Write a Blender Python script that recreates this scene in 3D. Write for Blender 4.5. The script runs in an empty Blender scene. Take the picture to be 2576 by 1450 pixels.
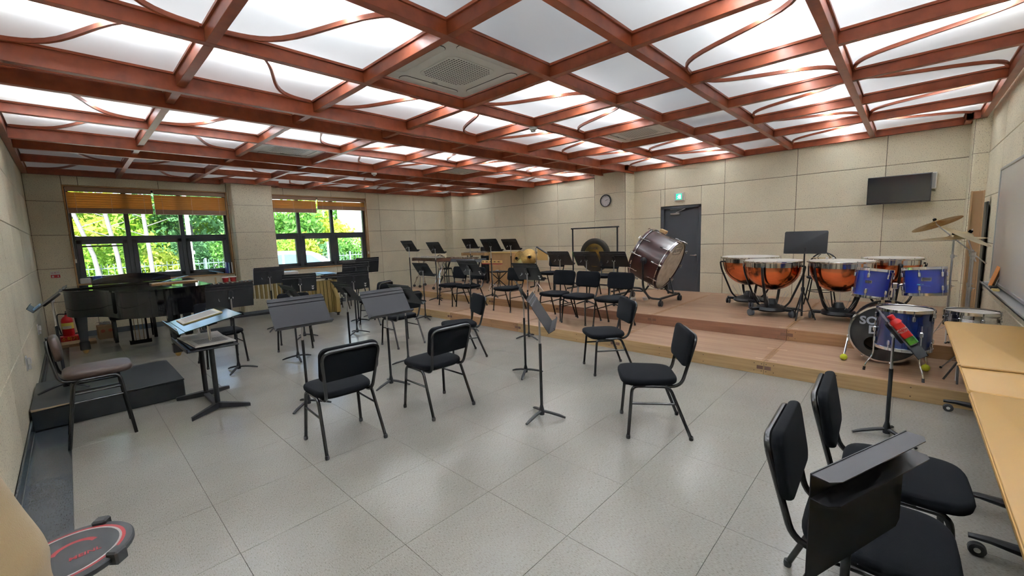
import bpy, math, random
import numpy as np
from mathutils import Vector, Matrix
random.seed(7)
S = bpy.context.scene
C = S.collection
PI = math.pi
def R(d): return math.radians(d)

# ------------------------------------------------------------- camera, sky, sun, exposure
cam = bpy.data.cameras.new('camera')
cam.sensor_width = 36.0; cam.sensor_fit = 'HORIZONTAL'
cam.lens = 1053.536 / 2576 * 36
cam.clip_start = 0.05; cam.clip_end = 300
camo = bpy.data.objects.new('camera', cam); C.objects.link(camo)
yaw, pitch, roll = 0.7597, -0.1196, -0.0351
fwd = Vector((-math.sin(yaw)*math.cos(pitch), math.cos(yaw)*math.cos(pitch), math.sin(pitch)))
rgt = Vector((math.cos(yaw), math.sin(yaw), 0)); upv = rgt.cross(fwd)
r2 = rgt*math.cos(roll) + upv*math.sin(roll); u2 = upv*math.cos(roll) - rgt*math.sin(roll)
cm = Matrix((r2, u2, -fwd)).transposed().to_4x4(); cm.translation = (11.1263, -9.0912, 1.5641)
camo.matrix_world = cm
S.camera = camo
w = bpy.data.worlds.new('sky'); S.world = w; w.use_nodes = True
wn = w.node_tree.nodes; wl = w.node_tree.links
sky = wn.new('ShaderNodeTexSky'); sky.sky_type = 'NISHITA'; sky.sun_disc = False
sky.sun_elevation = R(52); sky.sun_rotation = R(75); sky.air_density = 1.0; sky.dust_density = 1.5
bgn = wn['Background']; bgn.inputs['Strength'].default_value = 0.40
wl.new(sky.outputs['Color'], bgn.inputs['Color'])
sun = bpy.data.lights.new('sun', 'SUN'); sun.energy = 17.0; sun.angle = R(0.6); sun.color = (1.0, .95, .85)
suno = bpy.data.objects.new('sun', sun); C.objects.link(suno)
suno.rotation_euler = Vector((-.62, .30, -.95)).to_track_quat('-Z', 'Y').to_euler()
suno.location = (8, -4, 12)
S.view_settings.view_transform = 'Standard'; S.view_settings.look = 'None'
S.view_settings.exposure = 1.08; S.view_settings.gamma = 1.0; S.view_settings.use_curve_mapping = False
TUBE = 160.0      # radiance of the fluorescent tubes above the ceiling sheets
SHEET = 0.035     # even glow of a lit sheet

# ------------------------------------------------------------- mesh helpers
class MB:
    def __init__(s): s.v = []; s.f = []
    def add(s, vs, fs, M=None):
        o = len(s.v)
        if M is None: s.v += [tuple(v) for v in vs]
        else: s.v += [tuple(M @ Vector(v)) for v in vs]
        s.f += [tuple(i+o for i in f) for f in fs]
        return s
    def box(s, c, d, M=None, b=0.0):
        x, y, z = c; a, e, h = d[0]/2, d[1]/2, d[2]/2
        if b <= 0 or b*2.05 >= min(d):
            vs = [(x+i*a, y+j*e, z+k*h) for i in (-1,1) for j in (-1,1) for k in (-1,1)]
            return s.add(vs, [(0,1,3,2),(4,6,7,5),(0,4,5,1),(2,3,7,6),(0,2,6,4),(1,5,7,3)], M)
        vs = []; ix = {}
        for i in (-1,1):
            for j in (-1,1):
                for k in (-1,1):
                    for ax in range(3):
                        p = [i*(a-b), j*(e-b), k*(h-b)]; q = [i*a, j*e, k*h]; p[ax] = q[ax]
                        ix[(i,j,k,ax)] = len(vs); vs.append((x+p[0], y+p[1], z+p[2]))
        fs = []
        for sg in (-1,1):
            fx = [ix[(sg,j,k,0)] for j,k in ((-1,-1),(1,-1),(1,1),(-1,1))]; fs.append(tuple(fx if sg>0 else fx[::-1]))
            fy = [ix[(i,sg,k,1)] for i,k in ((-1,-1),(-1,1),(1,1),(1,-1))]; fs.append(tuple(fy if sg>0 else fy[::-1]))
            fz = [ix[(i,j,sg,2)] for i,j in ((-1,-1),(1,-1),(1,1),(-1,1))]; fs.append(tuple(fz if sg>0 else fz[::-1]))
        for p in (-1,1):
            for q in (-1,1):
                f = (ix[(p,q,-1,0)],ix[(p,q,-1,1)],ix[(p,q,1,1)],ix[(p,q,1,0)]); fs.append(f if p*q>0 else f[::-1])
                f = (ix[(p,-1,q,0)],ix[(p,1,q,0)],ix[(p,1,q,2)],ix[(p,-1,q,2)]); fs.append(f if p*q>0 else f[::-1])
                f = (ix[(-1,p,q,1)],ix[(-1,p,q,2)],ix[(1,p,q,2)],ix[(1,p,q,1)]); fs.append(f if p*q>0 else f[::-1])
                for r in (-1,1):
                    f = (ix[(p,q,r,0)],ix[(p,q,r,1)],ix[(p,q,r,2)]); fs.append(f if p*q*r>0 else f[::-1])
        return s.add(vs, fs, M)
    def b2(s, lo, hi, M=None, b=0.0):
        return s.box([(p+q)/2 for p,q in zip(lo,hi)], [abs(q-p) for p,q in zip(lo,hi)], M, b)
    def tube(s, pts, r, n=8, closed=False, M=None, cap=True, flat=1.0):
        P = [Vector(p) for p in pts]; m = len(P)
        rs = r if isinstance(r, (list, tuple)) else [r]*m
        T = []
        for i in range(m):
            a = P[i-1] if (i > 0 or closed) else P[i]; b = P[(i+1) % m] if (i < m-1 or closed) else P[i]
            T.append((b-a).normalized() if (b-a).length > 1e-9 else Vector((0,0,1)))
        u = T[0].orthogonal().normalized()
        if abs(T[0].z) < .9:
            u = (Vector((0,0,1)) - T[0]*T[0].z).normalized()
        vs = []; fs = []
        for i in range(m):
            if i: u = (u - T[i]*u.dot(T[i])).normalized()
            v = T[i].cross(u)
            for k in range(n):
                t = 2*PI*(k+.5)/n; vs.append(P[i] + u*(math.cos(t)*rs[i]*flat) + v*(math.sin(t)*rs[i]))
        for i in range(m if closed else m-1):
            j = (i+1) % m
            for k in range(n): fs.append((i*n+k, i*n+(k+1)%n, j*n+(k+1)%n, j*n+k))
        if cap and not closed:
            fs.append(tuple(range(n))[::-1]); fs.append(tuple((m-1)*n+k for k in range(n)))
        return s.add(vs, fs, M)
    def cyl(s, p0, p1, r0, r1=None, n=14, M=None):
        return s.tube([p0, p1], [r0, r0 if r1 is None else r1], n, M=M)
    def lathe(s, prof, n=28, M=None, a0=0.0, a1=2*PI):
        full = abs(a1-a0) > 6.28; vs = []; fs = []; k = n if full else n+1
        for r, z in prof:
            for i in range(k):
                t = a0 + (a1-a0)*i/n; vs.append((r*math.cos(t), r*math.sin(t), z))
        for i in range(len(prof)-1):
            for j in range(n):
                q = (j+1) % k; fs.append((i*k+j, i*k+q, (i+1)*k+q, (i+1)*k+j))
        return s.add(vs, fs, M)
    def slab(s, out, t, M=None, rd=.015, dome=0.0, seg=3):
        """pillow: closed outline (x,y) centred near 0, thickness t from z=0, rounded rims"""
        cx = sum(p[0] for p in out)/len(out); cy = sum(p[1] for p in out)/len(out)
        n = len(out); vs = []; fs = []; rings = []
        mx = max(math.hypot(p[0]-cx, p[1]-cy) for p in out)
        def ring(off, z):
            k = 1 - off/mx
            rings.append(len(vs)); vs.extend([(cx+(p[0]-cx)*k, cy+(p[1]-cy)*k, z) for p in out])
        for i in range(seg+1):
            a = PI/2*i/seg; ring(rd*(1-math.sin(a)), rd*(1-math.cos(a)))
        for i in range(seg+1):
            a = PI/2*i/seg; ring(rd*(1-math.cos(a)), t-rd+rd*math.sin(a))
        if dome:
            for q in (.75, .45): ring(mx*(1-q), t+dome*(1-q*q))
        for a, b in zip(rings, rings[1:]):
            for k in range(n): fs.append((a+k, a+(k+1)%n, b+(k+1)%n, b+k))
        fs.append(tuple(range(n))[::-1])
        if dome:
            c = len(vs); vs.append((cx, cy, t+dome)); a = rings[-1]
            for k in range(n): fs.append((a+k, a+(k+1)%n, c))
        else: fs.append(tuple(rings[-1]+k for k in range(n)))
        return s.add(vs, fs, M)
    def prism(s, poly, z0, z1, M=None):
        n = len(poly); vs = [(x,y,z0) for x,y in poly]+[(x,y,z1) for x,y in poly]
        fs = [tuple(range(n))[::-1], tuple(range(n,2*n))]+[(i,(i+1)%n,n+(i+1)%n,n+i) for i in range(n)]
        return s.add(vs, fs, M)
    def ball(s, c, r, n=12, M=None, sc=(1,1,1)):
        m = n//2; vs = [(0,0,-1)]; fs = []
        for i in range(1, m):
            a = -PI/2+PI*i/m
            for k in range(n): vs.append((math.cos(a)*math.cos(2*PI*k/n), math.cos(a)*math.sin(2*PI*k/n), math.sin(a)))
        vs.append((0,0,1)); L = len(vs)-1
        for k in range(n): fs.append((0, 1+(k+1)%n, 1+k)); fs.append((L, 1+(m-2)*n+k, 1+(m-2)*n+(k+1)%n))
        for i in range(m-2):
            for k in range(n): a = 1+i*n; b = a+n; fs.append((a+k, a+(k+1)%n, b+(k+1)%n, b+k))
        return s.add([(c[0]+v[0]*r*sc[0], c[1]+v[1]*r*sc[1], c[2]+v[2]*r*sc[2]) for v in vs], fs, M)
    def mesh(s, name, m, smooth=35):
        me = bpy.data.meshes.new(name); me.from_pydata(s.v, [], s.f); me.materials.append(m)
        if smooth:
            me.shade_smooth(); me.set_sharp_from_angle(angle=R(smooth))
        return me
    def build(s, name, m, parent=None, smooth=35, M=None):
        return link(name, s.mesh(name, m, smooth), parent, M)
def link(name, me, parent=None, M=None):
    o = bpy.data.objects.new(name, me); C.objects.link(o)
    if parent is not None: o.parent = parent
    if M is not None: o.matrix_local = M
    return o
def rect(w, h, r, n=5, cx=0, cy=0):
    o = []
    for qx, qy, a in ((1,1,0),(-1,1,90),(-1,-1,180),(1,-1,270)):
        for i in range(n+1):
            t = R(a+90*i/n); o.append((cx+qx*(w/2-r)+r*math.cos(t), cy+qy*(h/2-r)+r*math.sin(t)))
    return o
def superell(a, b, e, n=36, tp=0.0):
    o = []
    for i in range(n):
        t = 2*PI*i/n; c, s_ = math.cos(t), math.sin(t)
        x = a*math.copysign(abs(c)**(2/e), c); y = b*math.copysign(abs(s_)**(2/e), s_)
        o.append((x, y*(1+tp*x/a)))
    return o
def fillet(pts, r, n=4):
    P = [Vector(p) for p in pts]; o = [P[0]]
    for i in range(1, len(P)-1):
        a = (P[i-1]-P[i]); b = (P[i+1]-P[i]); q = min(r, a.length*.49, b.length*.49)
        s0 = P[i]+a.normalized()*q; s1 = P[i]+b.normalized()*q
        for k in range(n+1):
            t = k/n; o.append(s0*(1-t)**2+P[i]*2*t*(1-t)+s1*t*t)
    o.append(P[-1]); return o
def frame(loc, zdir, xdir=(0,0,1)):
    z = Vector(zdir).normalized(); x = Vector(xdir); x = (x-z*x.dot(z)).normalized(); y = z.cross(x)
    M = Matrix((x, y, z)).transposed().to_4x4(); M.translation = Vector(loc); return M
def T(x, y, z, rz=0.0):
    return Matrix.Translation((x,y,z)) @ Matrix.Rotation(rz, 4, 'Z')
def tag(o, label, cat, group=None):
    o['label'] = label; o['category'] = cat
    if group: o['group'] = group
    return o
def thing(name, label, cat, loc=(0,0,0), rz=0.0, group=None):
    o = bpy.data.objects.new(name, None); C.objects.link(o); o.empty_display_size = .1
    o.location = loc; o.rotation_euler = (0,0,rz)
    return tag(o, label, cat, group)
def struct(o): o['kind'] = 'structure'; return o
def copy_tree(root, loc, rz, label=None):
    r = root.copy(); C.objects.link(r); r.location = loc; r.rotation_euler = (0,0,rz)
    if label: r['label'] = label
    for ch in root.children:
        c = ch.copy(); C.objects.link(c); c.parent = r
        for g in ch.children:
            d = g.copy(); C.objects.link(d); d.parent = c
    return r
def text_mesh(body, size, m, depth=.0006, align='CENTER', bold=0.0):
    cu = bpy.data.curves.new('lettering', 'FONT'); cu.body = body; cu.size = size; cu.extrude = depth
    cu.align_x = align; cu.align_y = 'CENTER'; cu.resolution_u = 3; cu.offset = bold
    o = bpy.data.objects.new('lettering', cu); C.objects.link(o)
    bpy.context.view_layer.update()
    me = bpy.data.meshes.new_from_object(o.evaluated_get(bpy.context.evaluated_depsgraph_get()))
    bpy.data.objects.remove(o); me.materials.clear(); me.materials.append(m); return me

# ------------------------------------------------------------- materials
MT = {}
def mat(name, col, rough=.5, metal=0.0, spec=.5, bump=None, noise=None, coat=0.0, emit=None, sheen=0.0, trans=0.0):
    m = bpy.data.materials.new(name); m.use_nodes = True; nt = m.node_tree; b = nt.nodes['Principled BSDF']
    b.inputs['Base Color'].default_value = (*col, 1); b.inputs['Roughness'].default_value = rough
    b.inputs['Metallic'].default_value = metal; b.inputs['Specular IOR Level'].default_value = spec
    b.inputs['Coat Weight'].default_value = coat
    if coat: b.inputs['Coat Roughness'].default_value = .06
    if sheen: b.inputs['Sheen Weight'].default_value = sheen; b.inputs['Sheen Roughness'].default_value = .5
    if emit: b.inputs['Emission Color'].default_value = (*emit[0], 1); b.inputs['Emission Strength'].default_value = emit[1]
    if noise:   # (scale, colour 2, contrast lo, hi, stretch xyz)
        sc, c2, lo, hi, st = noise
        tc = nt.nodes.new('ShaderNodeTexCoord'); mp = nt.nodes.new('ShaderNodeMapping'); mp.inputs['Scale'].default_value = st
        nz = nt.nodes.new('ShaderNodeTexNoise'); nz.inputs['Scale'].default_value = sc; nz.inputs['Detail'].default_value = 5
        rp = nt.nodes.new('ShaderNodeValToRGB'); rp.color_ramp.elements[0].position = lo; rp.color_ramp.elements[1].position = hi
        rp.color_ramp.elements[0].color = (*c2, 1); rp.color_ramp.elements[1].color = (*col, 1)
        nt.links.new(tc.outputs['Object'], mp.inputs['Vector']); nt.links.new(mp.outputs['Vector'], nz.inputs['Vector'])
        nt.links.new(nz.outputs['Fac'], rp.inputs['Fac']); nt.links.new(rp.outputs['Color'], b.inputs['Base Color'])
    if bump:
        sc, stg = bump
        tc = nt.nodes.new('ShaderNodeTexCoord'); nz = nt.nodes.new('ShaderNodeTexNoise'); nz.inputs['Scale'].default_value = sc
        bp = nt.nodes.new('ShaderNodeBump'); bp.inputs['Strength'].default_value = stg; bp.inputs['Distance'].default_value = .002
        nt.links.new(tc.outputs['Object'], nz.inputs['Vector']); nt.links.new(nz.outputs['Fac'], bp.inputs['Height'])
        nt.links.new(bp.outputs['Normal'], b.inputs['Normal'])
    MT[name] = m; return m
def speckled(name, base, dark, light, rough, sc, streak=(1,1,1), spec=.4, world=True, amt=(.34,.44,.60,.72), cloud=.06, bmp=.25):
    """board / vinyl with dark and light flecks on a softly clouded ground"""
    m = mat(name, base, rough, spec=spec); nt = m.node_tree; b = nt.nodes['Principled BSDF']; L = nt.links
    g = nt.nodes.new('ShaderNodeNewGeometry'); mp = nt.nodes.new('ShaderNodeMapping'); mp.inputs['Scale'].default_value = streak
    L.new(g.outputs['Position'], mp.inputs['Vector'])
    n1 = nt.nodes.new('ShaderNodeTexNoise'); n1.inputs['Scale'].default_value = sc; n1.inputs['Detail'].default_value = 3; n1.inputs['Roughness'].default_value = .6
    n2 = nt.nodes.new('ShaderNodeTexNoise'); n2.inputs['Scale'].default_value = 1.7; n2.inputs['Detail'].default_value = 4
    L.new(mp.outputs['Vector'], n1.inputs['Vector']); L.new(g.outputs['Position'], n2.inputs['Vector'])
    rp = nt.nodes.new('ShaderNodeValToRGB'); e = rp.color_ramp.elements
    e[0].position = amt[0]; e[0].color = (*dark,1); e[1].position = amt[1]; e[1].color = (*base,1)
    x = rp.color_ramp.elements.new(amt[2]); x.color = (*base,1); x = rp.color_ramp.elements.new(amt[3]); x.color = (*light,1)
    L.new(n1.outputs['Fac'], rp.inputs['Fac'])
    mr = nt.nodes.new('ShaderNodeMapRange'); mr.inputs['From Min'].default_value = .3; mr.inputs['From Max'].default_value = .7
    mr.inputs['To Min'].default_value = 1-cloud; mr.inputs['To Max'].default_value = 1+cloud; L.new(n2.outputs['Fac'], mr.inputs['Value'])
    mx = nt.nodes.new('ShaderNodeMix'); mx.data_type = 'RGBA'; mx.blend_type = 'MULTIPLY'; mx.inputs['Factor'].default_value = 1
    L.new(rp.outputs['Color'], mx.inputs['A']); L.new(mr.outputs['Result'], mx.inputs['B']); L.new(mx.outputs['Result'], b.inputs['Base Color'])
    bp = nt.nodes.new('ShaderNodeBump'); bp.inputs['Strength'].default_value = bmp; bp.inputs['Distance'].default_value = .002
    L.new(n1.outputs['Fac'], bp.inputs['Height']); L.new(bp.outputs['Normal'], b.inputs['Normal']); return m
speckled('wall_board', (.79,.735,.57), (.30,.26,.17), (.86,.82,.68), .9, 95, spec=.15, amt=(.345,.405,.62,.72))
speckled('floor_tile', (.345,.332,.298), (.20,.19,.16), (.43,.415,.38), .22, 150, (.45,1.5,1), amt=(.33,.45,.56,.70), spec=.5, cloud=.08, bmp=.03)
speckled('floor_border', (.062,.072,.082), (.034,.04,.046), (.10,.11,.12), .22, 150, (.45,1.5,1), spec=.6, bmp=.03)
mat('grout', (.12,.118,.11), .8)
mat('groove', (.16,.125,.08), .95)
mat('beam_wood', (.27,.066,.026), .36, spec=.35, noise=(9,(.20,.046,.018),.35,.62,(1,1,1)), bump=(60,.08))
mat('beam_dark', (.05,.02,.014), .5)
mat('slab_darkened', (.10,.10,.10), .9)  # slab colour darkened to cut the tube light bounced back onto the sheets
mat('soffit', (.10,.035,.022), .6)
mat('black_fabric', (.0026,.003,.0042), .95, spec=.12, bump=(900,.25))
mat('black_tube', (.006,.006,.0065), .25, spec=.4)
mat('stand_black', (.0045,.0048,.006), .5, spec=.3, bump=(400,.05))
mat('stand_grey', (.0085,.0085,.011), .5, spec=.3, bump=(400,.05))
mat('chrome', (.80,.80,.80), .12, metal=1)
mat('steel', (.55,.55,.56), .28, metal=1)
mat('rubber', (.018,.018,.019), .7)
mat('caster_grey', (.045,.05,.058), .55)
mat('emblem', (.55,.56,.58), .5)
mat('piano_black', (.003,.003,.0035), .06, spec=.32, coat=.12)
mat('podium_black', (.006,.007,.009), .4, spec=.4, noise=(14,(.010,.012,.014),.45,.75,(1,1,1)))
mat('raw_chip', (.48,.36,.24), .8)
mat('deck_a', (.40,.262,.165), .42, spec=.4, noise=(3.2,(.29,.165,.105),.30,.66,(.35,6,1)))
mat('deck_b', (.375,.248,.155), .46, spec=.4, noise=(3.0,(.28,.16,.10),.30,.66,(.35,6,1)))
mat('deck_c', (.42,.275,.172), .44, spec=.4, noise=(3.6,(.31,.175,.11),.30,.66,(.35,6,1)))
mat('board_pale', (.46,.315,.15), .5, noise=(4,(.34,.215,.095),.3,.68,(.5,4,9)))
mat('board_mid', (.33,.185,.085), .5, noise=(4,(.23,.12,.055),.3,.68,(.5,4,9)))
mat('board_red', (.205,.095,.052), .45, noise=(4,(.14,.062,.034),.3,.68,(.5,4,9)))
mat('inlay', (.10,.045,.028), .5)
mat('inlay_pale', (.60,.45,.32), .5)
mat('dowel', (.10,.055,.03), .6)
mat('trim_oak', (.50,.285,.115), .4, noise=(5,(.40,.215,.08),.3,.7,(5,.6,5)))
mat('blind_oak', (.60,.37,.15), .42, noise=(4,(.48,.28,.105),.3,.7,(4,.4,4)))
mat('blind_valance', (.33,.20,.125), .45)
mat('cord', (.75,.72,.65), .8)
mat('window_frame', (.012,.015,.018), .35, spec=.5)
mat('door_paint', (.017,.019,.023), .42)
mat('plastic_white', (.72,.71,.68), .35)
mat('ac_white', (.86,.86,.82), .5)
mat('ac_hole', (.11,.11,.10), .8)
mat('ac_slot', (.012,.012,.012), .6)
mat('paper', (.80,.79,.75), .8)
mat('paper_cream', (.72,.55,.22), .8)
mat('print_ink', (.10,.10,.11), .8)
mat('copper', (.72,.215,.085), .16, metal=1, noise=(3.4,(.045,.022,.018),.36,.47,(1,1,1)))
mat('drum_head', (.76,.72,.66), .5, spec=.3, noise=(6,(.60,.55,.48),.25,.5,(1,1,1)))
mat('drum_head_calf', (.58,.53,.44), .5, spec=.3, noise=(9,(.44,.39,.31),.35,.6,(1,1,1)))
mat('mahogany', (.030,.0065,.0055), .30, spec=.4, coat=.15, noise=(9,(.018,.005,.005),.3,.7,(1,1,6)))
mat('drum_blue', (.0045,.014,.17), .16, spec=.6, coat=.6)
mat('drum_dark_blue', (.004,.011,.06), .14, spec=.6, coat=.6)
mat('drum_black', (.008,.008,.009), .35)
mat('sticker_teal', (.16,.66,.70), .5)
mat('badge', (.03,.03,.03), .25)
mat('logo_grey', (.52,.56,.62), .5)
mat('brass', (.62,.42,.16), .26, metal=1, noise=(40,(.42,.27,.10),.3,.7,(1,1,1)))
mat('brass_pale', (.70,.60,.38), .30, metal=1)
mat('gong_gold', (.66,.48,.19), .17, metal=1, bump=(38,.5))
mat('gong_dark', (.02,.016,.012), .35, metal=.6)
mat('resonator_gold', (.36,.26,.095), .40, metal=.55)
mat('rosewood', (.08,.036,.020), .22, noise=(6,(.05,.022,.014),.3,.7,(6,1,6)))
mat('walnut_end', (.155,.105,.072), .5, noise=(5,(.10,.068,.047),.3,.7,(1,8,8)))
mat('metal_bar', (.74,.76,.80), .25, metal=.8)
mat('tan_board', (.52,.33,.155), .55, noise=(3,(.42,.25,.11),.3,.7,(1,1,1)))
mat('table_top', (.56,.345,.12), .36, spec=.45, noise=(3,(.56,.335,.11),.3,.7,(6,.8,1)))
mat('table_edge', (.54,.32,.09), .45)
mat('carton', (.38,.25,.135), .85)
mat('carton_print', (.42,.12,.06), .8)
mat('yellow_wood', (.70,.48,.17), .5)
mat('red_lacquer', (.30,.012,.012), .28, coat=.3)
mat('red_paint', (.52,.012,.014), .28, spec=.5)
mat('sign_red', (.50,.03,.04), .5)
mat('sign_yellow', (.80,.52,.04), .5)
mat('label_yellow', (.78,.70,.14), .5)
mat('blue_card', (.02,.045,.30), .5)
mat('blue_soft', (.25,.46,.66), .45)
mat('green_card', (.10,.50,.09), .5)
mat('orange_card', (.62,.22,.035), .5)
mat('vinyl_brown', (.032,.018,.013), .45, spec=.25, bump=(25,.4))
mat('stand_green', (.020,.042,.034), .16, spec=.5)
mat('whiteboard', (.66,.67,.68), .12, spec=.5)
mat('alu', (.50,.52,.54), .35, metal=.7)
mat('tv_black', (.006,.006,.007), .10, spec=.5)
mat('tv_bezel', (.012,.012,.013), .35)
mat('grille', (.45,.46,.46), .7)
mat('clock_face', (.74,.72,.74), .4)
mat('exit_green', (.02,.60,.27), .4, emit=((.03,.9,.42), .55))
mat('exit_white', (.8,.95,.88), .4, emit=((.75,1,.88), .8))
mat('knit_beige', (.52,.40,.235), .95, spec=.1, sheen=.3, bump=(420,.9))
mat('pad_black', (.016,.017,.019), .6)
mat('pad_red', (.33,.035,.04), .55)
mat('pad_white', (.72,.70,.70), .55)
mat('tennis_felt', (.60,.66,.045), .95, bump=(300,.4))
mat('bottle_red', (.60,.025,.02), .3)
mat('bottle_green', (.10,.30,.03), .35, noise=(22,(.02,.09,.015),.4,.55,(1,1,1)))
mat('maple', (.62,.42,.20), .45)
mat('leaf_a', (.20,.36,.045), .6, spec=.3); mat('leaf_b', (.10,.25,.05), .6, spec=.3)
mat('leaf_c', (.34,.42,.06), .6, spec=.3); mat('leaf_d', (.075,.19,.075), .6, spec=.3)
mat('bark', (.13,.125,.12), .9)
mat('asphalt', (.42,.42,.41), .95)
mat('fence_metal', (.10,.14,.15), .5)
mat('car_white', (.75,.76,.78), .2, coat=.5); mat('car_dark', (.09,.10,.12), .2, coat=.5)
mat('car_glass', (.10,.19,.26), .08, spec=.7)
mat('car_red', (.45,.02,.02), .3)
mat('render_white', (.68,.66,.60), .9)
mat('sign_blue', (.10,.36,.62), .5); mat('sign_pale', (.42,.62,.80), .5)
for nm in ('leaf_a','leaf_b','leaf_c','leaf_d','blind_oak'):
    b_ = MT[nm].node_tree.nodes['Principled BSDF']; nt_ = MT[nm].node_tree
    tr = nt_.nodes.new('ShaderNodeBsdfTranslucent'); mxs = nt_.nodes.new('ShaderNodeMixShader'); mxs.inputs['Fac'].default_value = .4
    c_ = b_.inputs['Base Color'].default_value; tr.inputs['Color'].default_value = (min(1,c_[0]*1.5), min(1,c_[1]*1.4), c_[2], 1)
    nt_.links.new(b_.outputs[0], mxs.inputs[1]); nt_.links.new(tr.outputs[0], mxs.inputs[2])
    nt_.links.new(mxs.outputs[0], nt_.nodes['Material Output'].inputs['Surface'])
# clear glass for the panes
g_ = bpy.data.materials.new('pane_glass'); g_.use_nodes = True; nt_ = g_.node_tree; nt_.nodes.clear()
o_ = nt_.nodes.new('ShaderNodeOutputMaterial'); tp = nt_.nodes.new('ShaderNodeBsdfTransparent'); gl = nt_.nodes.new('ShaderNodeBsdfGlossy')
gl.inputs['Roughness'].default_value = .02; tp.inputs['Color'].default_value = (.93,.96,.97,1)
fr = nt_.nodes.new('ShaderNodeFresnel'); fr.inputs['IOR'].default_value = 1.45; mx_ = nt_.nodes.new('ShaderNodeMixShader')
nt_.links.new(fr.outputs[0], mx_.inputs[0]); nt_.links.new(tp.outputs[0], mx_.inputs[1]); nt_.links.new(gl.outputs[0], mx_.inputs[2])
nt_.links.new(mx_.outputs[0], o_.inputs['Surface']); MT['pane_glass'] = g_
# translucent stretch-ceiling sheet, glossy below; lit ones glow evenly, the tubes above make the bright bands
def sheet(name, glow, tint):
    m = bpy.data.materials.new(name); m.use_nodes = True; nt = m.node_tree; nt.nodes.clear(); L = nt.links
    out = nt.nodes.new('ShaderNodeOutputMaterial'); df = nt.nodes.new('ShaderNodeBsdfDiffuse'); tr = nt.nodes.new('ShaderNodeBsdfTranslucent')
    gs = nt.nodes.new('ShaderNodeBsdfGlossy'); gs.inputs['Roughness'].default_value = .05
    df.inputs['Color'].default_value = (*tint,1); tr.inputs['Color'].default_value = (.90,.92,.95,1)
    m1 = nt.nodes.new('ShaderNodeMixShader'); m1.inputs[0].default_value = .55
    L.new(df.outputs[0], m1.inputs[1]); L.new(tr.outputs[0], m1.inputs[2])
    f = nt.nodes.new('ShaderNodeFresnel'); f.inputs['IOR'].default_value = 1.5
    m2 = nt.nodes.new('ShaderNodeMixShader'); L.new(f.outputs[0], m2.inputs[0]); L.new(m1.outputs[0], m2.inputs[1]); L.new(gs.outputs[0], m2.inputs[2])
    last = m2
    if glow > 0:
        em = nt.nodes.new('ShaderNodeEmission'); em.inputs['Color'].default_value = (1,.985,.96,1); em.inputs['Strength'].default_value = glow
        ad = nt.nodes.new('ShaderNodeAddShader'); L.new(m2.outputs[0], ad.inputs[0]); L.new(em.outputs[0], ad.inputs[1]); last = ad
    L.new(last.outputs[0], out.inputs['Surface']); MT[name] = m
sheet('sheet_lit', SHEET, (.36,.37,.42)); sheet('sheet_dim', .03, (.38,.39,.44)); sheet('sheet_off', 0.0, (.30,.305,.37))
mat('tube_light', (.9,.9,.9), .5, emit=((.955,.985,1), TUBE))
# ------------------------------------------------------------- the room
LX, WY = 11.848, -9.476
ROWS = [.0916+.6*k for k in range(5)] + [3.10]
def cut(rects, h):
    o = []
    for (a,b,c,d) in rects:              # u0,u1,z0,z1
        if h[1] <= a or h[0] >= b or h[3] <= c or h[2] >= d: o.append((a,b,c,d)); continue
        if h[0] > a: o.append((a,h[0],c,d))
        if h[1] < b: o.append((h[1],b,c,d))
        m0, m1 = max(a,h[0]), min(b,h[1])
        if h[2] > c: o.append((m0,m1,c,h[2]))
        if h[3] < d: o.append((m0,m1,h[3],d))
    return o
def wall(name, ax, plane, sgn, u0, u1, joints, holes):
    """plastered core with acoustic boards as separate panels; sgn = direction into the room"""
    mb = MB()
    for (a,b,c,d) in _cuts([(u0-.25,u1+.25,-.1,3.5)], holes):
        p, q = plane-sgn*.25, plane-sgn*.014
        lo, hi = ((min(p,q),a,c),(max(p,q),b,d)) if ax == 'x' else ((a,min(p,q),c),(b,max(p,q),d))
        mb.b2(lo, hi)
    root = struct(mb.build(name, MT['groove'], smooth=0))
    us = [u0]+sorted(j for j in joints if u0 < j < u1)+[u1]
    for a, b in zip(us, us[1:]):
        for c, d in zip(ROWS, ROWS[1:]):
            for (p,q,r,s) in _cuts([(a,b,c,d)], holes):
                if q-p < .02 or s-r < .02: continue
                g = .0032; p, q, r, s = p+g, q-g, r+g, s-g
                x0, x1 = plane-sgn*.016, plane
                m = MB()
                if ax == 'x': m.b2((min(x0,x1),p,r),(max(x0,x1),q,s), b=.0045)
                else: m.b2((p,min(x0,x1),r),(q,max(x0,x1),s), b=.0045)
                m.build('wall_panel', MT['wall_board'], root, smooth=0)
    return root
def _cuts(rs, holes):
    for h in holes: rs = cut(rs, h)
    return rs
W1 = (-9.02, -6.51, .967, 2.79); W2 = (-5.86, -3.19, .967, 2.79)
DR = (7.095, 7.955, -.1, 2.12)
wall_w = wall('wall_back', 'x', 0.0, 1, WY, 0.0, [-8.81,-7.67,-6.5,-5.33,-4.16,-2.80,-1.625], [W1, W2])
wall_d = wall('wall_door', 'y', 0.0, -1, 0.0, LX, [.67,1.87,3.07,4.27,5.47,7.19,8.40,9.60,10.79], [DR])
wall_l = wall('wall_left', 'y', WY, 1, 0.0, LX, [1.2*k+.35 for k in range(10)], [])
wall_r = wall('wall_right', 'x', LX, -1, WY, 0.0, [-1.2*k-.45 for k in range(8)], [])
def pilaster(parent, x0, x1, y0, y1, r):
    for c, d in zip(ROWS, ROWS[1:]):
        MB().prism(rect(x1-x0, y1-y0, r, 5, (x0+x1)/2, (y0+y1)/2), c+.003, d-.003).build('wall_panel', MT['wall_board'], parent, smooth=50)
    MB().b2((x0+.01,y0+.01,0),(x1-.01,y1-.01,3.1)).build('pilaster_core', MT['groove'], parent, smooth=0)
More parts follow.
